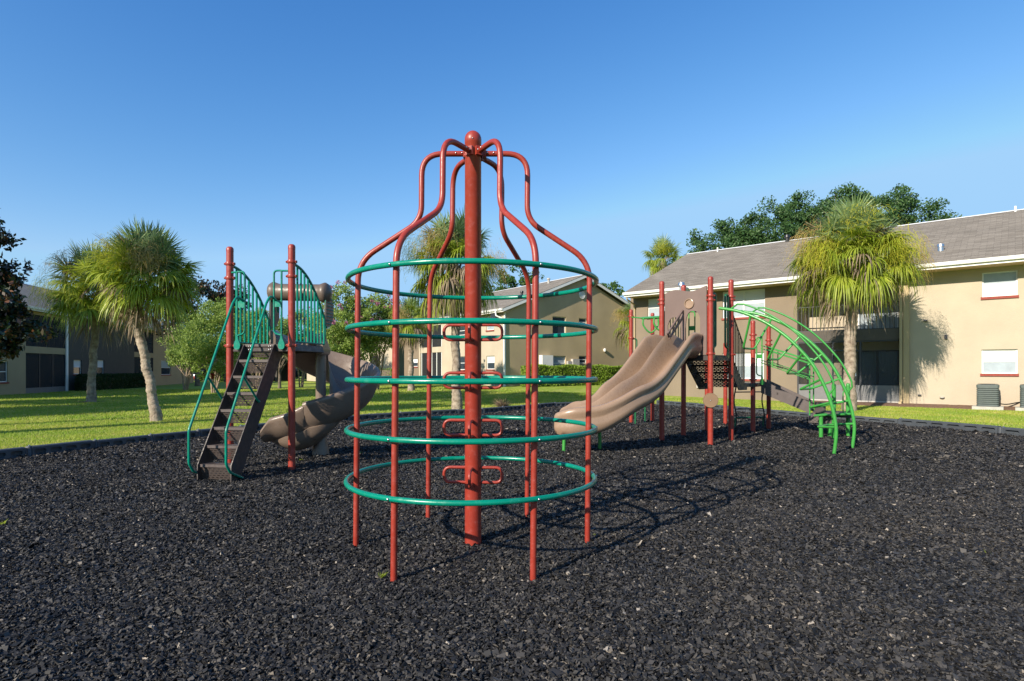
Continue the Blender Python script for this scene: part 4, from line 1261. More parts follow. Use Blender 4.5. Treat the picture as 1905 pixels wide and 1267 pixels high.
# ---------- right building
uR = (0.7615, -0.648)
nR = Vector((0.648, 0.7615, 0))
OV = 1.0
BR = Bld('apartment_building', nR*28.6, uR, 'long two storey cream and taupe apartment building beside the play area on the right', 0.0)
B = BR
xl = B.x(1173); xr = B.x(1905)+9
zE = B.z(1720, 494, -OV)+0.06
z0 = 0.0
sA = B.x(1483); sB = B.x(1681); sC = B.x(1692)
ym = 7.5
# ends of porch, wall sections
def wz(px, py): return B.z(px, py)
hl = []
def rect(pxa, pya, pxb, pyb, Bd=None, y=0.0):
    Bd = Bd or B
    a, c = Bd.x(pxa, y), Bd.x(pxb, y)
    m_ = (pxa+pxb)/2
    return (a, c, Bd.z(m_, pyb, y), Bd.z(m_, pya, y))
w1 = rect(1205, 555, 1246, 589); w2 = rect(1344, 540, 1423, 590); w3 = rect(1344, 656, 1421, 705); w3b = rect(1205, 660, 1246, 702)
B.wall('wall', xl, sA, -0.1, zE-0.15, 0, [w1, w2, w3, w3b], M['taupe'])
for w, mu in ((w1, False), (w2, True), (w3, True), (w3b, False)):
    B.window(*w, 0, lower='lowpane', upper='blind', mull=mu)
w4 = rect(1827, 505, 1893, 551); w5 = rect(1826, 650, 1893, 695)
w6 = (B.x(1827)+9.5, B.x(1893)+9.5, w4[2], w4[3])
B.wall('wall', sC, xr, -0.1, zE-0.15, -0.02, [w4, w5], M['cream'])
B.window(*w4, -0.02, lower='blind', upper='lowpane'); B.window(*w5, -0.02)
# end wall, back and interior
g = MB(); yb = 13.9
for xx in (xl, xr):
    g.add([(xx, 0, -0.1), (xx, yb, -0.1), (xx, yb, zE-0.1), (xx, yb/2, zE+3.05), (xx, 0, zE-0.1)], [(0, 1, 2, 3, 4)])
g.add([(xl, yb, -0.1), (xr, yb, -0.1), (xr, yb, zE-0.1), (xl, yb, zE-0.1)], [(0, 1, 2, 3)])
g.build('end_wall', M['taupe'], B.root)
# two storey porch
zs0 = wz(1580, 634); zs1 = wz(1580, 614)
D = 1.7
b = MB()
b.box(sA, sB, 0.0, D, zs0, zs1); b.box(sA, sB, 0.003, 0.2, zE-0.42, zE-0.15)
b.build('balcony_slab', M['slab'], B.root)
b = MB()
b.add([(sA, D, -0.1), (sB, D, -0.1), (sB, D, zE-0.1), (sA, D, zE-0.1)], [(0, 1, 2, 3)])
b.add([(sA, 0, -0.1), (sA, D, -0.1), (sA, D, zE-0.1), (sA, 0, zE-0.1)], [(0, 1, 2, 3)])
b.add([(sB, 0, -0.1), (sB, D, -0.1), (sB, D, zE-0.1), (sB, 0, zE-0.1)], [(0, 1, 2, 3)])
b.add([(sA, 0, zE-0.2), (sB, 0, zE-0.2), (sB, D, zE-0.2), (sA, D, zE-0.2)], [(0, 1, 2, 3)])
b.build('porch_wall', M['cream'], B.root)
MB().box(sA, sB, 0.0, D, -0.1, 0.10).build('porch_floor', M['concrete'], B.root)
# pilaster and screen frames
b = MB(); b.box(sB, sC, -0.12, 0.25, -0.1, zE-0.2); b.build('pilaster', M['olive'], B.root)
fr = MB(); zt_ = zs0
for px in (1484, 1549, 1600.5, 1674):
    x = B.x(px); fr.box(x-0.035, x+0.035, 0.02, 0.07, 0.1, zt_)
fr.box(sA+0.036, sB-0.2, 0.022, 0.066, zt_-0.06, zt_); zk = wz(1630, 717)
fr.box(B.x(1549)+0.04, B.x(1600)-0.04, 0.022, 0.066, wz(1575, 652)-0.03, wz(1575, 652)+0.03)
fr.box(B.x(1549)+0.04, B.x(1600)-0.04, 0.022, 0.066, wz(1575, 699)-0.02, wz(1575, 699)+0.02)
sf = fr.build('screen_frame', M['frame'], B.root)
MB().box(B.x(1484), B.x(1674), 0.03, 0.055, 0.1, zk).build('kick_panel', M['kick'], sf)
MB().add([(sA, 0.045, zk), (sB, 0.045, zk), (sB, 0.045, zt_), (sA, 0.045, zt_)], [(0, 1, 2, 3)]).build('screen', M['screen'], sf)
MB().box(B.x(1592)-0.02, B.x(1592)+0.02, -0.01, 0.02, wz(1600, 700), wz(1600, 690)).build('door_handle', M['steel'], sf)
b = MB()
for (a, c) in ((1596, 1632), (1632, 1672)):
    xa, xc = B.x(a, D-0.05), B.x(c, D-0.05)
    b.box(xa, xa+0.05, D-0.06, D-0.01, 0.1, 2.25); b.box(xc-0.05, xc, D-0.06, D-0.01, 0.1, 2.25); b.box(xa+0.05, xc-0.05, D-0.058, D-0.01, 2.18, 2.25)
sd_ = b.build('sliding_door', M['frame'], B.root)
MB().box(B.x(1597, D), B.x(1671, D), D-0.04, D-0.03, 0.12, 2.2).build('door_pane', M['blueglass'], sd_)
b = MB()
for (a, c) in ((1596, 1632), (1632, 1672)):
    xa, xc = B.x(a, D-0.05), B.x(c, D-0.05); zz = zs1
    b.box(xa, xa+0.05, D-0.06, D-0.01, zz, zz+2.1); b.box(xc-0.05, xc, D-0.06, D-0.01, zz, zz+2.1)
sd2 = b.build('sliding_door', M['whiteframe'], B.root)
MB().box(B.x(1597, D), B.x(1671, D), D-0.04, D-0.03, zs1, zs1+2.1).build('door_pane', M['lowpane'], sd2)
B.railing(sA+0.02, sB-0.02, zs1, wz(1500, 571), 0.03, n=26)
ds = MB(); x = B.x(1677); ds.box(x-0.05, x+0.05, -0.16, -0.06, 0.12, zE-0.3); ds.box(x-0.05, x+0.05, -0.42, -0.06, 0.0, 0.12)
ds.build('downspout', M['olive'], B.root)
B.gable_roof(B.x(1160, -OV), xr+0.4, -OV, yb+OV, zE, zE+3.22, ov=OV+0.03)
B.downspout(xl+0.28, 0, 0.1, zE-0.35, 'olive', OV-0.1)
# roof vents
def vent(x, y, kind, Bd=None):
    Bd = Bd or B
    t = (y+OV)/7.95; z = zE+3.22*t
    b = MB()
    if kind == 'pipe': b.tube([(x, y, z-0.05), (x, y, z+0.24)], 0.045, 10); m = 'white'
    elif kind == 'turtle':
        b.lathe([(0.11, -0.1), (0.11, 0.10), (0.13, 0.12), (0.12, 0.22), (0.02, 0.25)], (x, y, z+0.03), 14); m = 'steel'
    else:
        b.lathe([(0.10, -0.1), (0.10, 0.2), (0.17, 0.22), (0.15, 0.36), (0.02, 0.40)], (x, y, z), 12); m = kind
    return b.build('roof_vent', M[m], Bd.root)
def roofpt(px, py):
    # intersection with the front slope
    r = Vector(((px-CX)/F, 1, (HY-py)/F)); o = Vector((0, 0, CAMH))
    sl = 3.22/7.95
    # z = zE + sl*((p-o).n + 0.45)
    c0 = zE + sl*(OV - B.o.dot(B.n)); k = sl*(r.dot(B.n))
    Y = (c0-CAMH)/(r.z-k)
    p = r*Y; return (p-B.o).dot(B.u), (p-B.o).dot(B.n)
for (px, py, kd) in ((1750, 466, 'turtle'), (1268, 540, 'steel'), (1465, 449, 'black'), (1889, 393, 'pipe'), (1335, 468, 'pipe')):
    x_, y_ = roofpt(px, py); vent(x_, min(y_, 6.75), kd)
# small wall fittings
b = MB()
for px, py, w_, h_ in ((1760, 627, 0.10, 0.16), (1711, 735, 0.12, 0.05), (1722, 597, 0.12, 0.05)):
    x_ = B.x(px); z_ = wz(px, py); b.box(x_-w_/2, x_+w_/2, -0.10, -0.021, z_-h_/2, z_+h_/2)
b.build('wall_fitting', M['frame'], B.root)
b = MB()
x_ = B.x(1753); z_ = wz(1753, 740); b.lathe([(0.01, -0.03), (0.08, 0), (0.08, 0.04)], (x_, -0.08, z_), 10)
x_ = B.x(1300); z_ = wz(1300, 718); b.box(x_-0.08, x_+0.08, -0.10, -0.001, z_-0.09, z_+0.09)
b.build('wall_vent', M['concrete'], B.root)
# bare soil strip
b = MB(); xa, xc = B.x(1660), xr
b.add([(sA-0.5, -0.95, 0.0), (xr, -1.25, 0.0), (xr, 0.3, 0.02), (sA-0.5, 0.3, 0.02)], [(0, 1, 2, 3)])
soil = MB()
n = 60; rows = []
for i in range(n+1):
    x = sA-0.5+(xr-sA+0.5)*i/n
    w = 0.75+0.25*math.sin(i*1.7)+0.15*math.sin(i*4.1)
    rows.append([(x, -w-0.25, -0.06), (x, -w, 0.0), (x, -w*0.5, 0.03+0.01*math.sin(i*2.9)), (x, 0.05, 0.05)])
soil.loft(rows, closed=False, caps=False)
so = soil.build('soil_strip', M['dirt']); so.location = B.root.location; so.rotation_euler = B.root.rotation_euler
tag(so, kind='structure')
# AC units
def ac(px0, px1, top, bot, label):
    y = -1.05
    Y0 = B.at(px0, HY, y); xa = B.x(px0, y); xb = B.x(px1, y)-0.12
    w = xb-xa; xc = (xa+xb)/2
    loc = B.root.matrix_world if False else None
    wp = B.o+B.u*xc+B.n*(y+w/2)
    e = empty('air_conditioner', (wp.x, wp.y, 0.0), B.root.rotation_euler.z, label, 'air conditioner', 'air conditioning units on pads')
    h = 0.86; hw_ = w/2
    bd = MB(); sec = []
    def rr(hw2, z, r=0.06):
        o = []
        for (cx_, cy_, a0_) in ((hw2-r, hw2-r, 0), (-hw2+r, hw2-r, 90), (-hw2+r, -hw2+r, 180), (hw2-r, -hw2+r, 270)):
            for k in range(5):
                a = math.radians(a0_+k*22.5); o.append((cx_+r*math.cos(a), cy_+r*math.sin(a), z))
        return o
    sec.append(rr(hw_-0.02, 0.07)); sec.append(rr(hw_-0.005, 0.08)); sec.append(rr(hw_-0.005, 0.13))
    nl = 9
    for k in range(nl):
        za = 0.135+(h-0.22)*k/nl; zb = 0.135+(h-0.22)*(k+1)/nl
        sec.append(rr(hw_-0.035, za+0.012)); sec.append(rr(hw_-0.035, za+0.022)); sec.append(rr(hw_-0.004, za+0.03)); sec.append(rr(hw_-0.004, zb))
    sec.append(rr(hw_, h-0.08)); sec.append(rr(hw_, h-0.02)); sec.append(rr(hw_-0.02, h)); sec.append(rr(hw_*0.5, h+0.01))
    bd.loft(sec).build('casing', M['ac'], e, angle=30)
    MB().box(-hw_-0.12, hw_+0.12, -hw_-0.12, hw_+0.12, -0.06, 0.065).build('pad', M['concrete'], e)
    f = MB()
    for k in range(6): f.tube([(0.05*(k+1)*math.cos(a), 0.05*(k+1)*math.sin(a), h+0.02) for a in [2*math.pi*j/20 for j in range(20)]], 0.004, 4, closed=True)
    f.build('fan_grille', M['black'], e)
    MB().tube(smooth_path([(hw_-0.05, hw_-0.02, 0.16), (hw_+0.2, hw_+0.15, 0.13), (hw_+0.5, hw_+0.3, 0.2), (hw_+0.7, hw_+0.6, 0.22)], 4), 0.022, 6).build('pipe', M['black'], e)
    return e
ac(1816, 1867, 720, 757, 'grey green air conditioner on a pad below the cream wall window')
ac(1897, 1950, 718, 757, 'air conditioner cut off by the right frame edge beside the cream wall')

# ---------- centre building
CCr = Vector((-0.62, 38.9, 0)); uC = (0.582, -0.813)
nC = Vector((0.813, 0.582, 0)); uCv = Vector((uC[0], uC[1], 0))
BC = Bld('apartment_building', CCr + nC*0.42 - uCv*0.35, uC, 'two storey cream and olive apartment building with gable end, behind the climber', 0.2)
Bc = BC
LEN = 44.0
zE2 = 5.46
def wzc(px, py): return Bc.z(px, py)
def rc(a, b_, c, d_, y=0.0): return rect(a, b_, c, d_, Bc, y)
xa1 = Bc.x(822); 
wins = [rc(847, 607, 866, 624), rc(849, 663, 866, 688), rc(905, 588, 919, 614), rc(905, 662, 920, 687)]
Bc.wall('wall', xa1, 0.0, 0.0, zE2-0.1, 0, wins, M['cream'])
Bc.window(*wins[0], 0, lower='glass', upper='glass'); Bc.window(*wins[1], 0, lower='glass', upper='glass'); Bc.window(*wins[2], 0, lower='lowpane', upper='blind'); Bc.window(*wins[3], 0, lower='glass', upper='blind')
xp0 = Bc.x(783); xp1 = xa1
zsa, zsb = wzc(802, 656), wzc(802, 646)
b = MB(); b.box(xp0, xp1, 0, 1.5, zsa, zsb); b.box(xp0, xp1, 0.0, 0.2, zE2-0.5, zE2-0.1); b.build('balcony_slab', M['cream'], Bc.root)
b = MB()
b.add([(xp0, 1.5, 0), (xp1, 1.5, 0), (xp1, 1.5, zE2), (xp0, 1.5, zE2)], [(0, 1, 2, 3)])
for xx in (xp0, xp1): b.add([(xx, 0, 0), (xx, 1.5, 0), (xx, 1.5, zE2), (xx, 0, zE2)], [(0, 1, 2, 3)])
b.build('porch_wall', M['taupe'], Bc.root)
MB().box(xp0+0.2, xp0+2.2, 1.40, 1.46, 0.1, 2.3).build('door', M['blueglass'], Bc.root)
fr = MB()
for px in (784, 803, 812, 821): x = Bc.x(px); fr.box(x-0.04, x+0.04, 0.02, 0.08, 0.1, zsa)
for px in (784, 803, 821): x = Bc.x(px); fr.box(x-0.04, x+0.04, 0.02, 0.08, zsb, zE2-0.5)
sf = fr.build('screen_frame', M['whiteframe'], Bc.root)
MB().add([(xp0, 0.05, 0.1), (xp1, 0.05, 0.1), (xp1, 0.05, zsa), (xp0, 0.05, zsa)], [(0, 1, 2, 3)]).add([(xp0, 0.05, zsb), (xp1, 0.05, zsb), (xp1, 0.05, zE2-0.5), (xp0, 0.05, zE2-0.5)], [(0, 1, 2, 3)]).build('screen', M['darkscreen'], sf)
Bc.railing(xp0, xp1, zsb, zsb+1.0, 0.09, n=16)
# set-back section and the far porches
xq = Bc.x(735); 
ws = [rc(766, 667, 777, 682, 0.9)]
MB().box(xp0-0.25, xp0, -0.05, 0.95, 0, zE2-0.1).build('pilaster', M['cream'], Bc.root)
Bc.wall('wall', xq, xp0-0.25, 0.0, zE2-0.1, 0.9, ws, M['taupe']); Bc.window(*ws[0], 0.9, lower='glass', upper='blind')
xr2 = Bc.x(704); xs2 = Bc.x(688)
Bc.wall('wall', xr2, xq, 0.0, zE2-0.1, 0.0, [], M['cream'])
hol = (xs2, xr2, 0.3, 2.8, 1.3)
Bc.wall('wall', -LEN, xr2, 0.0, zE2-0.1, 0.0, [hol, (xs2, xr2, 3.2, 5.0, 1.3), (-LEN+5, -LEN+7, 1.0, 2.3, 0.15), (-LEN+5, -LEN+7, 3.6, 4.9, 0.15)], M['cream'])
MB().add([(xs2, 1.2, 0.3), (xr2, 1.2, 0.3), (xr2, 1.2, 5.0), (xs2, 1.2, 5.0)], [(0, 1, 2, 3)]).build('porch_wall', M['slab'], Bc.root)
MB().add([(xs2, 0.05, 0.3), (xr2, 0.05, 0.3), (xr2, 0.05, 2.8), (xs2, 0.05, 2.8)], [(0, 1, 2, 3)]).build('screen', M['darkscreen'], Bc.root)
# gable wall in its own frame: x = 0, local y from 0 to 14
def gat(px, py):
    r = Vector(((px-CX)/F, 1, 0)); q = Bc.o; Y = q.dot(Bc.u)/r.dot(Bc.u); p = r*Y
    return (p-Bc.o).dot(Bc.n), CAMH+(HY-py)/F*Y
GH = 14.0
def gr(a, b_, c, d_):
    y0_, z1_ = gat(a, (b_+d_)/2)[0], gat((a+c)/2, b_)[1]; y1_, z0_ = gat(c, d_)[0], gat((a+c)/2, d_)[1]
    return (y0_, y1_, z0_, z1_)
gw = [gr(1028, 589, 1053, 622), gr(1077, 592, 1092, 607), gr(1028, 662, 1053, 690), gr(1077, 662, 1092, 676)]
ysx = sorted({0.0, GH, *[w[0] for w in gw], *[w[1] for w in gw]}); zsx = sorted({0.0, zE2-0.12, *[w[2] for w in gw], *[w[3] for w in gw]})
b = MB()
for a, c in zip(ysx, ysx[1:]):
    for e, f in zip(zsx, zsx[1:]):
        if any(w[0] < (a+c)/2 < w[1] and w[2] < (e+f)/2 < w[3] for w in gw): continue
        b.add([(0, a, e), (0, c, e), (0, c, f), (0, a, f)], [(0, 1, 2, 3)])
b.add([(0, 0, zE2-0.12), (0, GH, zE2-0.12), (0, GH/2, zE2+2.70)], [(0, 1, 2)])
for w in gw:
    b.add([(0, w[0], w[2]), (-0.16, w[0], w[2]), (-0.16, w[0], w[3]), (0, w[0], w[3]), (0, w[1], w[2]), (-0.16, w[1], w[2]), (-0.16, w[1], w[3]), (0, w[1], w[3])],
          [(0, 1, 2, 3), (4, 5, 6, 7), (0, 4, 5, 1), (2, 6, 7, 3)])
b.build('gable_wall', M['olive'], Bc.root)
MB().add([(-LEN, 0, 0), (-LEN, GH, 0), (-LEN, GH, zE2), (-LEN, GH/2, zE2+2.7), (-LEN, 0, zE2)], [(0, 1, 2, 3, 4)]).build('end_wall', M['olive'], Bc.root)
for i, w in enumerate(gw):
    f = MB(); fw = 0.05
    f.box(-0.14, -0.10, w[0], w[0]+fw, w[2], w[3]); f.box(-0.14, -0.10, w[1]-fw, w[1], w[2], w[3]); f.box(-0.139, -0.10, w[0]+fw, w[1]-fw, w[3]-fw, w[3]); f.box(-0.139, -0.10, w[0]+fw, w[1]-fw, w[2], w[2]+fw)
    zm = (w[2]+w[3])/2; f.box(-0.139, -0.095, w[0]+fw, w[1]-fw, zm-0.03, zm+0.03)
    wi = f.build('window', M['whiteframe'], Bc.root)
    MB().box(-0.135, -0.125, w[0], w[1], w[2], w[3]).build('pane', M['lowpane' if i == 2 else 'glass'], wi)
Bc.gable_roof(-LEN, 0.38, -0.42, GH+0.42, zE2, zE2+2.92)
MB().box(-0.05, 0.03, -0.04, 0.06, 0.0, zE2-0.2).build('corner_trim', M['white'], Bc.root)
MB().tube(fillet([(-0.35, -0.52, zE2-0.12), (-0.30, -0.50, zE2-0.45), (0.05, -0.10, zE2-0.7), (0.06, -0.08, 0.2)], 0.08), 0.05, 8).build('downspout', M['white'], Bc.root)
y_, z_ = gat(1082, 549)
dsh = MB(); 
for r_ in (0.10, 0.18, 0.27):
    dsh.tube([(0.06, y_+r_*math.cos(a), z_+r_*math.sin(a)) for a in [2*math.pi*k/20 for k in range(20)]], 0.022, 6, closed=True)
dsh.add([(0.03, y_+0.30*math.cos(a), z_+0.30*math.sin(a)) for a in [2*math.pi*k/24 for k in range(24)]], [tuple(range(24))])
dsh.build('gable_vent', M['white'], Bc.root)
y_, z_ = gat(1123, 651); MB().lathe([(0.09, -0.12), (0.12, 0.05), (0.02, 0.12)], (0.12, y_, z_), 12).build('wall_lamp', M['white'], Bc.root)
x_ = Bc.x(924); z_ = wzc(924, 588); MB().box(x_-0.28, x_+0.28, -0.3, -0.01, z_-0.18, z_+0.18).build('floodlight', M['frame'], Bc.root)
for (a, b_, c, d_, dd, nm, mm) in ((1003, 661, 1023, 681, 0.6, 'wall_cabinet', 'white'), (1062, 668, 1074, 682, 0.4, 'meter_box', 'concrete'), (1054, 672, 1061, 682, 0.3, 'meter_box', 'concrete')):
    w = gr(a, b_, c, d_); MB().box(0.005, dd*0.6, w[0], w[1], w[2], w[3]).build(nm, M[mm], Bc.root)
def vent2(x, y, m):
    z = zE2+2.92*(y+0.42)/7.42; MB().lathe([(0.09, -0.1), (0.09, 0.25), (0.14, 0.27), (0.12, 0.38), (0.02, 0.4)], (x, y, z), 10).build('roof_vent', M[m], Bc.root)
vent2(-1.6, 2.6, 'black'); vent2(-3.0, 6.2, 'concrete')

# ---------- left building (facade seen at a raking angle, in shade)
uL = Vector((-0.20, 0.98, 0)).normalized()
BL = Bld('apartment_building', (-30.4, 37.0, 0), uL, 'dark shaded two storey apartment building along the left side behind the palms', -0.15)
L = BL
zE3 = 5.35
zb = -0.25
def rl(a, b_, c, d_, y=0.0): return rect(a, b_, c, d_, L, y)
x48, x122, x250, x285, x360 = L.x(48), L.x(122), L.x(250), L.x(285), L.x(360)
xs_ = L.x(-60) - 6
wa = rl(-14, 672, 15, 711)
wa2 = (wa[0], wa[1], wa[2]+2.75, wa[3]+2.75)
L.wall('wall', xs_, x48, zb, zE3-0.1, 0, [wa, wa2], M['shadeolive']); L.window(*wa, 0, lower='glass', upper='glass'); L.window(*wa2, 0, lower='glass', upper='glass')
def porch(xa, xb, zsl0, zsl1, D=1.6):
    b = MB(); b.box(xa, xb, 0, D, zsl0, zsl1); b.box(xa, xb, 0.002, 0.2, zE3-0.4, zE3-0.1); b.build('balcony_slab', M['shadeolive'], L.root)
    b = MB(); b.add([(xa, D, zb), (xb, D, zb), (xb, D, zE3), (xa, D, zE3)], [(0, 1, 2, 3)])
    for xx in (xa, xb): b.add([(xx, 0, zb), (xx, D, zb), (xx, D, zE3), (xx, 0, zE3)], [(0, 1, 2, 3)])
    b.build('porch_wall', M['slab'], L.root)
    for k in range(3): x = xa+(xb-xa)*k/2; MB().box(x-0.04, x+0.04, 0.02, 0.08, zsl1, zE3-0.4).build('screen_post', M['frame'], L.root)
    for k in range(4): x = xa+(xb-xa)*k/3; sf = MB().box(x-0.04, x+0.04, 0.02, 0.08, zb, zsl0).build('screen_post', M['frame'], L.root)
    MB().add([(xa, 0.05, zb), (xb, 0.05, zb), (xb, 0.05, zsl0), (xa, 0.05, zsl0)], [(0, 1, 2, 3)]).add([(xa, 0.05, zsl1), (xb, 0.05, zsl1), (xb, 0.05, zE3-0.4), (xa, 0.05, zE3-0.4)], [(0, 1, 2, 3)]).build('screen', M['darkscreen'], sf)
    MB().box(xa, xb, 0.0, 0.03, zb, zb+0.5).build('kick_panel', M['kick'], sf)
    L.railing(xa, xb, zsl1, zsl1+1.0, 0.10, n=16, m='kick')
porch(x48, x122, L.z(85, 658), L.z(85, 646))
MB().box(x122, x122+0.25, -0.06, 0.1, zb, zE3-0.2).build('downspout', M['white'], L.root)
wb = [rl(137, 670, 152, 696), rl(180, 670, 194, 696)]
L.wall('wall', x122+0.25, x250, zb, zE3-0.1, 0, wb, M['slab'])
for w in wb: L.window(*w, 0, lower='glass', upper='blind')
porch(x250, x285, 2.55, 3.0)
wc = [rl(300, 671, 318, 697), rl(343, 671, 350, 689), rl(300, 600, 318, 625)]
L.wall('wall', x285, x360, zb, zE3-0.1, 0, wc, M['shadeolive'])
for w in wc: L.window(*w, 0, lower='glass', upper='lowpane')
b = MB()
for xx in (xs_, x360): b.add([(xx, 0, zb), (xx, 15, zb), (xx, 15, zE3-0.1), (xx, 7.5, zE3+3.0), (xx, 0, zE3-0.1)], [(0, 1, 2, 3, 4)])
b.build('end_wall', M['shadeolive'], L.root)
L.gable_roof(xs_-0.4, x360+0.4, -0.45, 15.45, zE3, zE3+3.2)
# far shed row seen below the trees
sh = empty('carport', P(400, 700, 76), 0, 'long dark open carport far off behind the left play tower', 'carport'); sh.location.z = 0
b = MB(); b.box(-6, 8, 0, 5, 2.6, 2.85); b.build('roof', M['slab'], sh)
for x in (-5.8, -2.2, 1.2, 4.6, 7.8):
    MB().box(x-0.12, x+0.12, 0.1, 0.34, -0.2, 2.6).build('post', M['slab'], sh)
MB().box(-6, 8, 4.8, 5, -0.2, 2.6).build('back_wall', M['black'], sh)

# ---------- far parked cars
def car(loc, rz, col, label):
    m = mat('car_paint', col, 0.3, 0.03, 1.0, coat=0.6)
    e = empty('parked_car', loc, rz, label, 'car', 'cars parked far off')
    def sec(x, w, z0, z1):
        return [(x, -w, z0), (x, w, z0), (x, w*1.02, (z0+z1)/2), (x, w*0.94, z1), (x, -w*0.94, z1), (x, -w*1.02, (z0+z1)/2)]
    MB().loft([sec(-2.2, 0.72, 0.35, 0.62), sec(-2.1, 0.84, 0.25, 0.86), sec(-1.2, 0.9, 0.22, 0.93), sec(1.3, 0.9, 0.22, 0.95), sec(2.1, 0.84, 0.25, 0.9), sec(2.25, 0.7, 0.35, 0.66)]).build('body', m, e)
    MB().loft([sec(-1.25, 0.80, 0.92, 0.95), sec(-0.45, 0.72, 0.92, 1.42), sec(0.9, 0.72, 0.92, 1.44), sec(1.75, 0.78, 0.92, 0.96)]).build('cabin', M['glass'], e)
    for x in (-1.35, 1.35):
        for y in (-0.86, 0.86):
            b = MB(); b.tube([(x, y-0.09, 0.32), (x, y+0.09, 0.32)], 0.32, 16); w = b.build('wheel', M['black'], e)
    return e
c0 = P(553, 688, 84); car((c0.x, c0.y, 0.2), 0.1, (0.03, 0.035, 0.05), 'dark car parked far off, seen under the trees beside the stair')
c0 = P(378, 688, 78); car((c0.x, c0.y, -0.05), 1.3, (0.25, 0.02, 0.02), 'red car parked under the far carport left of the stair')
# ------------------------------------------------------------------ vegetation
def strips(base, dirs, length, width, droop, wdir, nseg=4):
    """bent tapering leaf strips. base, dirs, wdir (N,3); length, width, droop (N,)"""
    N = len(base); s = np.linspace(0, 1, nseg+1)
    L = length[:, None]*s[None]                                     # N,n
    pos = base[:, None, :] + dirs[:, None, :]*L[..., None]
    pos[..., 2] -= droop[:, None]*(L**2)/np.maximum(length[:, None], 1e-3)
    # keep the length roughly constant when drooping
    horiz = 1-0.50*np.minimum(1, droop[:, None])*(s[None]**1.5)
    pos[..., :2] = base[:, None, :2] + (pos[..., :2]-base[:, None, :2])*horiz[..., None]
    wp = np.interp(s, [0, 0.25, 0.6, 1.0], [0.45, 1.0, 0.75, 0.06])
    off = wdir[:, None, :]*(width[:, None]*wp[None])[..., None]
    v = np.stack([pos-off, pos+off], 2).reshape(N, -1, 3)             # N,(n)*2,3
    k = 2*(nseg+1)
    f0 = np.array([(2*i, 2*i+1, 2*i+3, 2*i+2) for i in range(nseg)])
    f = (np.arange(N)[:, None, None]*k + f0[None]).reshape(-1, 4)
    return v.reshape(-1, 3), f
def unit(a): return a/np.maximum(np.linalg.norm(a, axis=-1, keepdims=True), 1e-9)
class Bag:
    def __init__(s): s.v = []; s.f = []; s.m = []; s.n = 0
    def add(s, v, f, mi=0):
        s.v.append(v); s.f.append(f+s.n); s.m.append(np.full(len(f), mi)); s.n += len(v)
    def build(s, name, mats, parent=None, smooth=False):
        return np_mesh(name, np.concatenate(s.v), np.concatenate(s.f), mats, parent, np.concatenate(s.m), smooth)

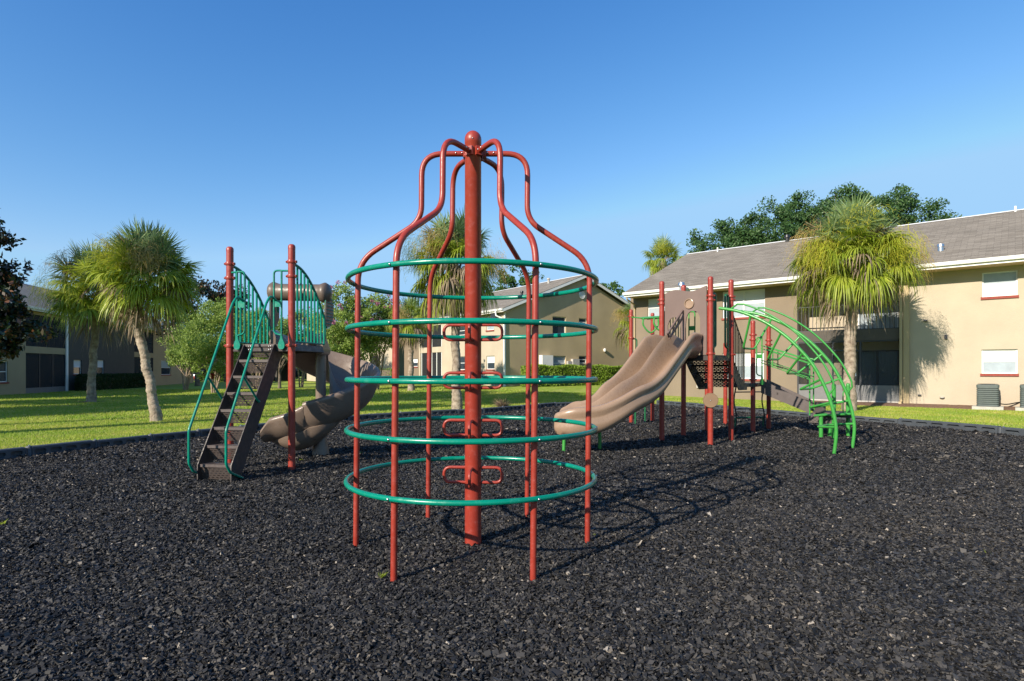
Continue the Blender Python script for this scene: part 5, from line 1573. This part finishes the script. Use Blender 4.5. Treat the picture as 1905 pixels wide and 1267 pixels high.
def palm(base, top, R, label, rng, nleaf=78, squash=1.0, skirt=0.5, plumes=((0.2, 0.6, 0),), r0=0.19, nseg=34, group='cabbage palms on the lawns', boots=True, lowend=-28, seglen=0.44, coff=(0, 0, 0), dk=1.0):
    bx, by, bz = base
    root = empty('palm_tree', (bx, by, bz), 0, label, 'palm tree', group)
    T = Vector(top)-Vector(base)
    # trunk
    pts = []; rad = []
    for i in range(19):
        t = i/18
        p = Vector((T.x*(t**1.25), T.y*t, T.z*t))
        pts.append(p+Vector((0.02*math.sin(i*1.3), 0.015*math.sin(i*2.1), 0)))
        rad.append(r0*(1.22-0.30*min(1, t*5)+0.0*t)*(1+0.03*math.sin(i*2.7)) if t < 0.2 else r0*(0.92-0.05*t)*(1+0.03*math.sin(i*2.7)))
    pts[0].z = -0.1
    tk = MB().tube(pts, rad, 16)
    if boots:
        for i in range(26):
            t = 0.80+0.2*i/26; a = i*2.4
            p = Vector((T.x*(t**1.25), T.y*t, T.z*t))+Vector((math.cos(a), math.sin(a), 0))*r0*0.9
            q = p+Vector((math.cos(a)*0.09, math.sin(a)*0.09, 0.20))
            tk.tube([p, q], [0.05, 0.03], 5)
    # rough rings of old leaf scars
    nz = len(pts)
    tk2 = MB(); P2_ = smooth_path(pts, 5); R2_ = [float(np.interp(i/5, range(nz), rad)) for i in range(len(P2_))]
    R2_ = [r*(1+0.045*math.sin(i*1.9+0.6*math.sin(i*0.7))+0.03*rng.normal()) for i, r in enumerate(R2_)]
    tk2.tube(P2_, R2_, 18)
    tk2.v.extend(tk.v[nz*16:]); o_ = len(P2_)*18-nz*16
    tk2.f.extend([tuple(i+o_ for i in f) for f in tk.f if min(f) >= nz*16]); tk2.m = [0]*len(tk2.f)
    tk2.build('trunk', M['bark'], root, angle=70)
    C = np.array([T.x+coff[0], T.y+coff[1], T.z+coff[2]])
    bag = Bag(); pet = MB()
    for i in range(nleaf):
        u = (i+0.5)/nleaf
        el = math.radians(88 - (88-lowend)*u**0.80 + rng.normal(0, 6))
        az = i*2.39996+rng.normal(0, 0.2)
        D = np.array([math.cos(az)*math.cos(el), math.sin(az)*math.cos(el), math.sin(el)*squash])
        D /= np.linalg.norm(D)
        lp = R*rng.uniform(0.42, 0.66)*(0.6 if rng.random() < 0.3 else 1)
        tip = C + D*lp + np.array([0, 0, -0.10*R*(1-D[2])*0.6])
        S = np.cross(D, [0, 0, 1.0]); 
        if np.linalg.norm(S) < 0.1: S = np.array([1.0, 0, 0])
        S /= np.linalg.norm(S)
        roll = rng.normal(0, 0.35)
        Nn = np.cross(S, D); S2 = S*math.cos(roll)+Nn*math.sin(roll); N2 = np.cross(S2, D)
        th = np.linspace(-2.1, 2.1, nseg)+rng.normal(0, 0.03, nseg)
        dirs = D[None]*np.cos(th)[:, None]+S2[None]*np.sin(th)[:, None] + N2[None]*rng.normal(0.05, 0.07, nseg)[:, None]
        dirs = unit(dirs)
        ln = R*seglen*(1-0.30*np.abs(th)/2.05)*rng.uniform(0.82, 1.12, nseg)
        dr = rng.uniform(0.7, 1.1, nseg)*float(np.interp(el, [-0.4, 0.2, 0.6, 1.1], [1.0, 0.9, 0.5, 0.2]))*dk
        wd = unit(np.cross(dirs, N2[None]) + rng.normal(0, 0.25, (nseg, 3)))
        b = tip[None]+dirs*0.04
        mi = 1 if el > math.radians(38) else 0  # upper fronds take the leaf colour with the painted sheen
        r_ = rng.random()
        if el < math.radians(5) and r_ < skirt*0.28: mi = 2
        elif r_ < 0.035: mi = 2
        v, f = strips(b, dirs, ln, np.full(nseg, 0.0165*R**0.5), dr, wd)
        bag.add(v, f, mi)
        p0 = C + D*0.08
        v, f = strips(p0[None], unit((tip-p0)[None]), np.array([np.linalg.norm(tip-p0)]), np.array([0.02]), np.array([0.02]), S[None])
        bag.add(v, f, mi)
    # hanging dead fronds round the top of the trunk
    nd = int(60*skirt*10)
    if nd:
        a = rng.uniform(0, 2*np.pi, nd); rr = R*rng.uniform(0.10, 0.45, nd)
        b = C[None]+np.stack([np.cos(a)*rr, np.sin(a)*rr, -R*rng.uniform(0.15, 0.75, nd)*np.sqrt(np.maximum(0.05, 1-(rr/R)**2))], -1)
        d = unit(np.stack([np.cos(a)*0.5+rng.normal(0, .2, nd), np.sin(a)*0.5+rng.normal(0, .2, nd), rng.uniform(-1.2, -0.4, nd)], -1))
        v, f = strips(b, d, R*rng.uniform(0.18, 0.38, nd), np.full(nd, 0.016*R**0.5), np.full(nd, 0.4), unit(rng.normal(0, 1, (nd, 3))))
        bag.add(v, f, 2)
    bag.build('crown', [M['lgreen'], M['bgreen'], M['dead']], root)
    for (azd, eld, kind) in plumes:
        bp = Bag(); a, e = math.radians(azd), math.radians(eld)
        D = np.array([math.cos(a)*math.cos(e), math.sin(a)*math.cos(e), math.sin(e)])
        n = 1200
        Lp = rng.uniform(0.55, 1.05, n)
        jit = rng.normal(0, 0.20, (n, 3))
        P_ = C[None]+unit(D[None]+jit)*(R*Lp[:, None]*0.93)
        P_[:, 2] -= 0.10*R*Lp
        d = unit(rng.normal(0, 0.6, (n, 3))+D[None]*0.7+np.array([0, 0, -0.25]))
        v, f = strips(P_, d, R*rng.uniform(0.05, 0.15, n), np.full(n, 0.0042*R**0.5), np.full(n, 0.7), unit(rng.normal(0, 1, (n, 3))), 2)
        bp.add(v, f, 0)
        bp.build('flower_plume', M['plume' if kind == 0 else 'plume2'], root)
    return root

def leaves(centres, radii, per, size, rng, aspect=0.5, flat=0.0):
    """rhombic leaves scattered round cluster centres"""
    n = len(centres)*per
    c = np.repeat(centres, per, 0); r = np.repeat(radii, per, 0)
    p = c + unit(rng.normal(0, 1, (n, 3)))*(rng.uniform(0.15, 1, n)**0.6)[:, None]*r
    a = unit(rng.normal(0, 1, (n, 3))+np.array([0, 0, -0.15])); 
    b = unit(np.cross(a, rng.normal(0, 1, (n, 3))+np.array([0, 0, flat])))
    s = (size*rng.uniform(0.6, 1.35, n))[:, None]
    v = np.stack([p-a*s*0.5, p+b*s*aspect*0.5+a*s*0.05, p+a*s*0.5, p-b*s*aspect*0.5+a*s*0.05], 1)
    return v.reshape(-1, 3), np.arange(n*4).reshape(-1, 4)

def tree(name, base, lobes, label, cat, matk, rng, ncl=60, per=120, size=0.22, csize=0.7, r0=0.25, bark='bark2', stems=1, extra=None, group=None, aspect=0.5, shell=0.55, fork=0.3):
    """lobes: list of (dx,dy,z,rx,ry,rz) ellipsoids relative to the base"""
    bx, by, bz = base
    root = empty(name, (bx, by, bz), 0, label, cat, group)
    vol = np.array([l[3]*l[4]*l[5] for l in lobes])**(2/3); vol = vol/vol.sum()
    cs = []; rs = []
    for l, w in zip(lobes, vol):
        k = max(4, int(ncl*w))
        d = unit(rng.normal(0, 1, (k, 3))); rad = rng.uniform(shell, 1.0, k)[:, None]
        cs.append(np.array([l[0], l[1], l[2]])[None]+d*rad*np.array([l[3], l[4], l[5]])[None])
        rs.append(np.tile(np.array([[csize, csize, csize*0.75]]), (k, 1))*rng.uniform(0.6, 1.3, (k, 1)))
    cs = np.concatenate(cs); rs = np.concatenate(rs)
    v, f = leaves(cs, rs, per, size, rng, aspect)
    np_mesh('crown', v, f, M[matk], root)
    if extra:
        mk, cnt, sz = extra
        idx = rng.choice(len(cs), max(3, int(len(cs)*0.45)), replace=False)
        top = cs[idx]; top = top[top[:, 2] > np.median(cs[:, 2])]
        dirn = unit(top-np.array([[lobes[0][0], lobes[0][1], lobes[0][2]-1]]))
        v, f = leaves(top+dirn*csize*0.8, np.full((len(top), 3), csize*0.28), cnt, sz, rng, 0.8)
        np_mesh('blossom', v, f, M[mk], root)
    tb = MB()
    zt_ = np.mean([l[2] for l in lobes])
    for s_ in range(stems):
        a = 2.4*s_+0.5; o = Vector((math.cos(a), math.sin(a), 0))*(0.0 if stems == 1 else 0.15)
        topp = o*(1 if stems == 1 else 4)+Vector((np.mean([l[0] for l in lobes])*0.5, np.mean([l[1] for l in lobes])*0.5, zt_*0.75))
        fk = o+(topp-o)*0.45+Vector((0.05*math.sin(s_), 0.04, 0))
        tb.tube(smooth_path([o+Vector((0, 0, -0.2)), o+Vector((0, 0, 0.25)), fk, topp], 4), [r0*1.25]+[r0*(1-0.5*i/12) for i in range(12)], 9)
        sel = rng.choice(len(cs), min(len(cs), 14 if stems == 1 else 7), replace=False)
        for q in cs[sel]:
            q = Vector(q); t = fork+0.6*random.random(); st_ = o+(topp-o)*t
            mid = st_.lerp(q, 0.5)+Vector((random.uniform(-.2, .2), random.uniform(-.2, .2), random.uniform(0, .3)))
            tb.tube([st_, mid, q], [r0*0.38, r0*0.22, r0*0.07], 6)
    tb.build('trunk', M[bark], root, angle=70)
    return root
rngs = [np.random.default_rng(100+i) for i in range(80)]

# palms
palm((11.85, 20.8, -0.05), (11.95, 20.75, 5.2), 2.36, 'full round sabal palm standing before the right building balcony', rngs[0], nleaf=165, dk=0.85, skirt=0.35, lowend=-27,
     plumes=((255, 62, 0), (205, 12, 0), (292, 14, 0), (335, 5, 1), (182, 30, 1)), r0=0.205)
palm((-1.93, 20.6, -0.05), (-2.0, 20.5, 5.1), 1.95, 'shaggy sabal palm on the lawn directly behind the climbing frame', rngs[1], nleaf=125, dk=0.9, squash=1.15, skirt=1.2,
     plumes=((215, 15, 0), (340, 0, 1), (240, 30, 1)), r0=0.165, lowend=-55)
palm((-10.0, 16.6, -0.05), (-10.72, 16.7, 3.2), 1.72, 'leaning sabal palm in front, its trunk tilting left, on the left lawn', rngs[2], nleaf=130, dk=0.62, coff=(0.42, 0, 0.75), squash=1.0, skirt=0.45,
     plumes=((250, 40, 0), (300, 28, 1)), r0=0.135)
palm((-18.8, 26.4, -0.05), (-18.3, 26.2, 4.8), 2.45, 'upright sabal palm behind the leaning one near the left building', rngs[3], nleaf=130, dk=0.70, skirt=0.3,
     plumes=((225, 50, 1), (200, 10, 0)), r0=0.17)
palm((-5.9, 34.5, 0.1), (-5.9, 34.4, 4.3), 1.7, 'small dark sabal palm in front of the centre building porch', rngs[4], nleaf=60, skirt=0.9, plumes=((250, 20, 1),), r0=0.18, nseg=28)
palm((11.0, 43.5, 0.2), (11.1, 43.4, 9.4), 2.1, 'distant palm top rising behind the left end of the right building roof', rngs[5], nleaf=60, skirt=0.2, plumes=((250, 40, 0),), nseg=28)
palm((7.15, 35.0, 0.2), (7.25, 35.0, 4.2), 1.55, 'narrow yellowing palm squeezed between the two buildings', rngs[6], nleaf=56, squash=1.3, skirt=1.0, plumes=((200, 30, 1),), nseg=28, lowend=-55)

# oaks behind the right building
def oak(px, Y, ztop, w, lab, i, n=150):
    c = P(px, HY, Y)
    h = ztop; w = w*1.35
    lobes = [(0, 0, h-3.4, w*0.75, w*0.7, 3.0), (-w*0.55, 0.3, h-4.8, w*0.5, w*0.5, 2.4), (w*0.55, -0.2, h-4.6, w*0.5, w*0.5, 2.4), (0, 0, h-6.2, w, w*0.9, 2.4), (w*0.2, 0, h-1.6, w*0.35, w*0.35, 1.5)]
    return tree('oak_tree', (c.x, c.y, 0.2), lobes, lab, 'oak tree', 'oak', rngs[i], ncl=int(n*2.6), per=140, size=0.18, csize=0.70, r0=0.4, group='oaks behind the right building', aspect=0.6)
oak(1350, 47, 13.6, 3.0, 'leftmost dark oak crown above the right building roof', 10, 110)
oak(1460, 46, 14.8, 3.6, 'tall dense oak crown above the roof just left of the round palm', 11, 150)
oak(1560, 45, 15.2, 3.4, 'oak crown showing directly above the round palm', 12, 120)
oak(1648, 44, 15.0, 2.8, 'airy tall oak crown above the roof to the right of the round palm', 13, 75)
oak(1710, 43, 13.7, 2.5, 'low end oak crown touching the roof ridge at the right of the row', 14, 70)

# magnolias
tree('magnolia_tree', (-19.5, 21.5, -0.1), [(0, 0, 3.6, 2.2, 2.2, 2.2), (0.75, -0.2, 2.8, 1.7, 1.6, 1.2), (0.4, 0, 4.6, 1.4, 1.5, 1.3), (-0.1, 0, 6.1, 1.3, 1.4, 1.4), (-0.2, 0, 7.1, 0.9, 0.9, 0.8)],
     'dark glossy magnolia with rust brown leaf undersides at the left frame edge', 'magnolia', 'magnolia', rngs[20], ncl=185, per=75, size=0.21, csize=0.42, r0=0.2, aspect=0.5, shell=0.3)
tree('magnolia_tree', (-29.8, 56, 0), [(0, 0, 7.2, 2.4, 2.4, 3.0), (-1.5, 0, 5.8, 2, 2, 2.2)], 'dark magnolia top showing just right of the two left palms', 'magnolia', 'magnolia', rngs[21], ncl=80, per=100, size=0.3, csize=0.7, r0=0.25, group=None)
tree('magnolia_tree', (-27.6, 58, 0), [(0, 0, 7.4, 1.7, 1.7, 2.4), (0.9, 0, 6, 1.6, 1.6, 2.2)], 'dark magnolia top seen beside the left post of the stair tower', 'magnolia', 'magnolia', rngs[22], ncl=70, per=100, size=0.3, csize=0.65, r0=0.25)

# crape myrtles
def myrtle(px, Y, z0, z1, w, lab, i, bl=True, ncl=110):
    c = P(px, HY, Y); zm = (z0+z1)/2; h = (z1-z0)/2
    lobes = [(0, 0, zm, w, w, h*0.85), (-w*0.5, 0, zm-h*0.25, w*0.6, w*0.6, h*0.6), (w*0.5, 0, zm+h*0.1, w*0.6, w*0.6, h*0.65), (0, 0, z1-h*0.4, w*0.5, w*0.5, h*0.4), (0, 0, zm-h*0.5, w*0.95, w*0.95, h*0.5)]
    return tree('crape_myrtle', (c.x, c.y, float(gz(c.x, c.y))), lobes, lab, 'crape myrtle', 'myrtle', rngs[i], ncl=int(ncl*1.35), per=100, size=0.15, csize=0.50, r0=0.07, bark='bark3', stems=4,
                extra=('pink', 26, 0.10) if bl else None, group='crape myrtles along the lawn', shell=0.35)
myrtle(398, 37, 0.9, 6.1, 2.2, 'pale green crape myrtle left of the stair tower, before the carport', 30, False, 130)
myrtle(345, 44, 1.6, 5.2, 1.6, 'small crape myrtle by the end of the left building', 31, False, 60)
myrtle(475, 46, 2.2, 6.4, 2.7, 'crape myrtle seen between the two posts of the stair tower', 32, False, 120)
myrtle(560, 50, 2.6, 6.6, 2.6, 'crape myrtle behind the spiral slide hood', 33, True, 110)
myrtle(640, 35, 1.6, 6.3, 1.9, 'pink flowering crape myrtle just right of the spiral slide', 34, True, 130)
myrtle(700, 37, 2.1, 6.0, 2.0, 'pink flowering crape myrtle behind the left side of the climbing frame', 35, True, 120)
tk = P(530, 714, 44)
MBt = tree('small_tree', (tk.x, 43, 0.25), [(0, 0, 3.2, 2.2, 1.6, 1.4)], 'thin trunked tree on the lawn seen under the tower deck', 'tree', 'tree', rngs[36], ncl=40, per=90, size=0.17, csize=0.5, r0=0.12, bark='bark2')

# distant trees over and between the buildings
def far_tree(px, Y, ztop, w, lab, i, ncl=60):
    c = P(px, HY, Y)
    return tree('background_tree', (c.x, c.y, 0.1), [(0, 0, ztop-w*0.9, w, w, w*0.9), (-w*0.5, 0, ztop-w*1.6, w*0.8, w*0.8, w*0.8), (w*0.5, 0, ztop-w*1.5, w*0.8, w*0.8, w*0.8)],
                lab, 'tree', 'tree', rngs[i], ncl=ncl, per=90, size=0.32, csize=0.8, r0=0.3, group='distant background trees')
far_tree(965, 60, 11.9, 2.4, 'green treetop behind the centre building roof, right of the shaggy palm', 40)
far_tree(1128, 66, 11.2, 2.0, 'small treetop peeking over the right slope of the gable roof', 41, 40)
far_tree(1005, 66, 10.8, 1.6, 'tiny treetop showing over the centre roof ridge', 42, 30)
far_tree(470, 82, 9.0, 4.0, 'distant tree behind the left post of the stair tower', 43)
far_tree(600, 80, 7.5, 3.6, 'distant tree below the spiral slide hood', 44)
far_tree(545, 95, 8.5, 4.5, 'farthest tree framed by the stair tower posts', 45)
def wood():
    n = 260; rng = rngs[46]
    x = rng.uniform(-75, 8, n); y = rng.uniform(98, 106, n)+0*x; z = rng.uniform(0.3, 7.5, n)
    c = np.stack([x, y, z], -1)
    v, f = leaves(c, np.full((n, 3), 1.7), 90, 0.6, rng, 0.6)
    return np_mesh('far_wood', v, f, M['tree'])
tag(wood(), 'distant row of green trees closing the view beyond the lawns', 'wood', kind='stuff')

# hedges
def hedge(name, frame, x0, x1, y0, y1, z0, z1, lab, matk, rng, size=0.09, dens=420, group=None):
    """leafy box in a building's local frame"""
    root = empty(name, frame.o, math.atan2(frame.u.y, frame.u.x), lab, 'hedge')
    pts = []
    lx, ly, lz = x1-x0, y1-y0, z1-z0
    def face(n, f): 
        u = rng.random((n, 3)); pts.append(f(u))
    def wob(u): return 0
    A = lambda a: max(60, int(a*dens))
    sx = lambda u: x0+lx*u; sy = lambda u: y0+ly*u; szf = lambda u: z0+lz*u
    face(A(lx*ly), lambda u: np.stack([sx(u[:, 0]), sy(u[:, 1]), z1+0.06*np.sin(sx(u[:, 0])*3+sy(u[:, 1])*2.2)+0.05*(u[:, 2]-0.5)], -1))
    for q in (x0, x1): face(A(ly*lz), lambda u, q=q: np.stack([q+0.12*(u[:, 2]-0.5)+0.05*np.sin(sy(u[:, 0])*2.7), sy(u[:, 0]), szf(u[:, 1])], -1))
    for q in (y0, y1): face(A(lx*lz), lambda u, q=q: np.stack([sx(u[:, 0]), q+0.12*(u[:, 2]-0.5)+0.05*np.sin(sx(u[:, 0])*2.7), szf(u[:, 1])], -1))
    p = np.concatenate(pts)
    v, f = leaves(p, np.full((len(p), 3), 0.05), 2, size, rng, 0.6)
    np_mesh('foliage', v, f, M[matk], root)
    MB().box(x0+0.15, x1-0.15, y0+0.15, y1-0.15, z0, z1-0.12).build('branches', M['bark2'], root)
    return root
hedge('hedge', BC, 1.0, 1.9, 0.6, 12.2, 0.15, 1.66, 'clipped bright green hedge along the olive gable wall', 'hedge', rngs[50])
hedge('hedge', BC, BC.x(757), BC.x(729), -1.6, -0.7, 0.15, 1.5, 'small square green hedge left of the centre building porch', 'hedge', rngs[51])
hedge('hedge', BL, BL.x(128), BL.x(248), -1.3, -0.45, -0.2, 1.0, 'dark shaded hedge along the left building wall', 'darkhedge', rngs[52], dens=250, size=0.12)

# tall trees standing outside the frame to the left; their shadows stripe the lawn
def shade_tree(x, y, zc, w, h, r0, lab, i, ncl=60):
    return tree('shade_tree', (x, y, 0), [(0, 0, zc, w, w, h)], lab, 'tree', 'tree', rngs[i], ncl=ncl, per=110, size=0.34, csize=0.9, r0=r0, group='tall trees left of the frame', fork=0.8)
shade_tree(-17.6, 7.1, 14.5, 2.0, 1.6, 0.46, 'tall straight tree nearest the camera, out of frame at left', 60)
shade_tree(-20.0, 8.1, 15.5, 1.6, 1.6, 0.24, 'slim tall tree, second out of frame at left', 61, 45)
shade_tree(-25.5, 11.0, 6.8, 3.0, 1.1, 0.30, 'low broad tree out of frame at left', 62, 90)
shade_tree(-26.0, 7.3, 16.0, 3.0, 2.0, 0.35, 'tall tree with wide crown, third out of frame at left', 63, 70)
shade_tree(-31.0, 15.5, 9.5, 4.0, 2.5, 0.3, 'spreading tree out of frame beside the left building', 64, 110)
shade_tree(-36.0, 12.0, 17.0, 3.6, 2.2, 0.3, 'tallest tree out of frame behind the left building', 65, 90)

# dry brush tuft, weeds, soil patch
def tuft(name, loc, n, h, w, matk, lab, cat, i, spread=1.0, group=None):
    rng = rngs[i]; b = rng.normal(0, 0.02*spread, (n, 3)); b[:, 2] = 0
    d = unit(np.stack([rng.normal(0, 0.6*spread, n), rng.normal(0, 0.6*spread, n), rng.uniform(0.3, 1, n)], -1))
    v, f = strips(b, d, h*rng.uniform(0.5, 1.1, n), np.full(n, w), rng.uniform(0, 0.4, n), unit(rng.normal(0, 1, (n, 3))), 3)
    o = np_mesh(name, v, f, M[matk]); o.location = loc
    return tag(o, lab, cat, group)
g_ = G(935, 758, -0.05); tuft('dry_bush', g_, 420, 0.55, 0.008, 'drybrush', 'dry brown twiggy bush on the lawn behind the climbing frame', 'dry bush', 70, 1.3)
for k, (px, py, h, lab) in enumerate(((712, 1073, 0.06, 'tiny green weed beside the front left pole of the climbing frame'), (668, 845, 0.12, 'thin tall weed by the left pole of the climbing frame'),
        (1148, 806, 0.08, 'small leafy weed under the double slide'), (1841, 1035, 0.07, 'lone green sprig in the mulch near the right frame edge'),
        (1240, 853, 0.05, 'flat green weed in front of the double slide posts'), (1105, 1000, 0.06, 'pale weed behind the right pole of the climbing frame'),
        (560, 857, 0.06, 'green weed at the foot of the spiral slide column'), (3, 975, 0.06, 'weed at the left frame edge in the mulch'), (1530, 820, 0.05, 'yellowish weeds under the green step seat'))):
    tuft('weed', G(px, py), 16, h, 0.005, 'lgreen', lab, 'weed', 71, 0.8, 'weeds growing in the mulch')
for k, (px, py, r_) in enumerate(((167, 748, 0.55), (693, 718, 0.9), (1578, 762, 0.45))):
    c = G(px, py, -0.05) if k != 1 else Vector((-8.6, 36, float(gz(-8.6, 36))))
    b = MB(); n = 18
    b.add([(c.x, c.y, c.z+0.06)]+[(c.x+r_*math.cos(a)*(1+0.2*math.sin(3*a+k)), c.y+r_*1.2*math.sin(a)*(1+0.2*math.cos(2*a)), c.z+0.012) for a in [2*math.pi*j/n for j in range(n)]],
          [(0, j+1, (j+1) % n+1) for j in range(n)])
    tag(b.build('soil_patch', M['dirt']), kind='structure')
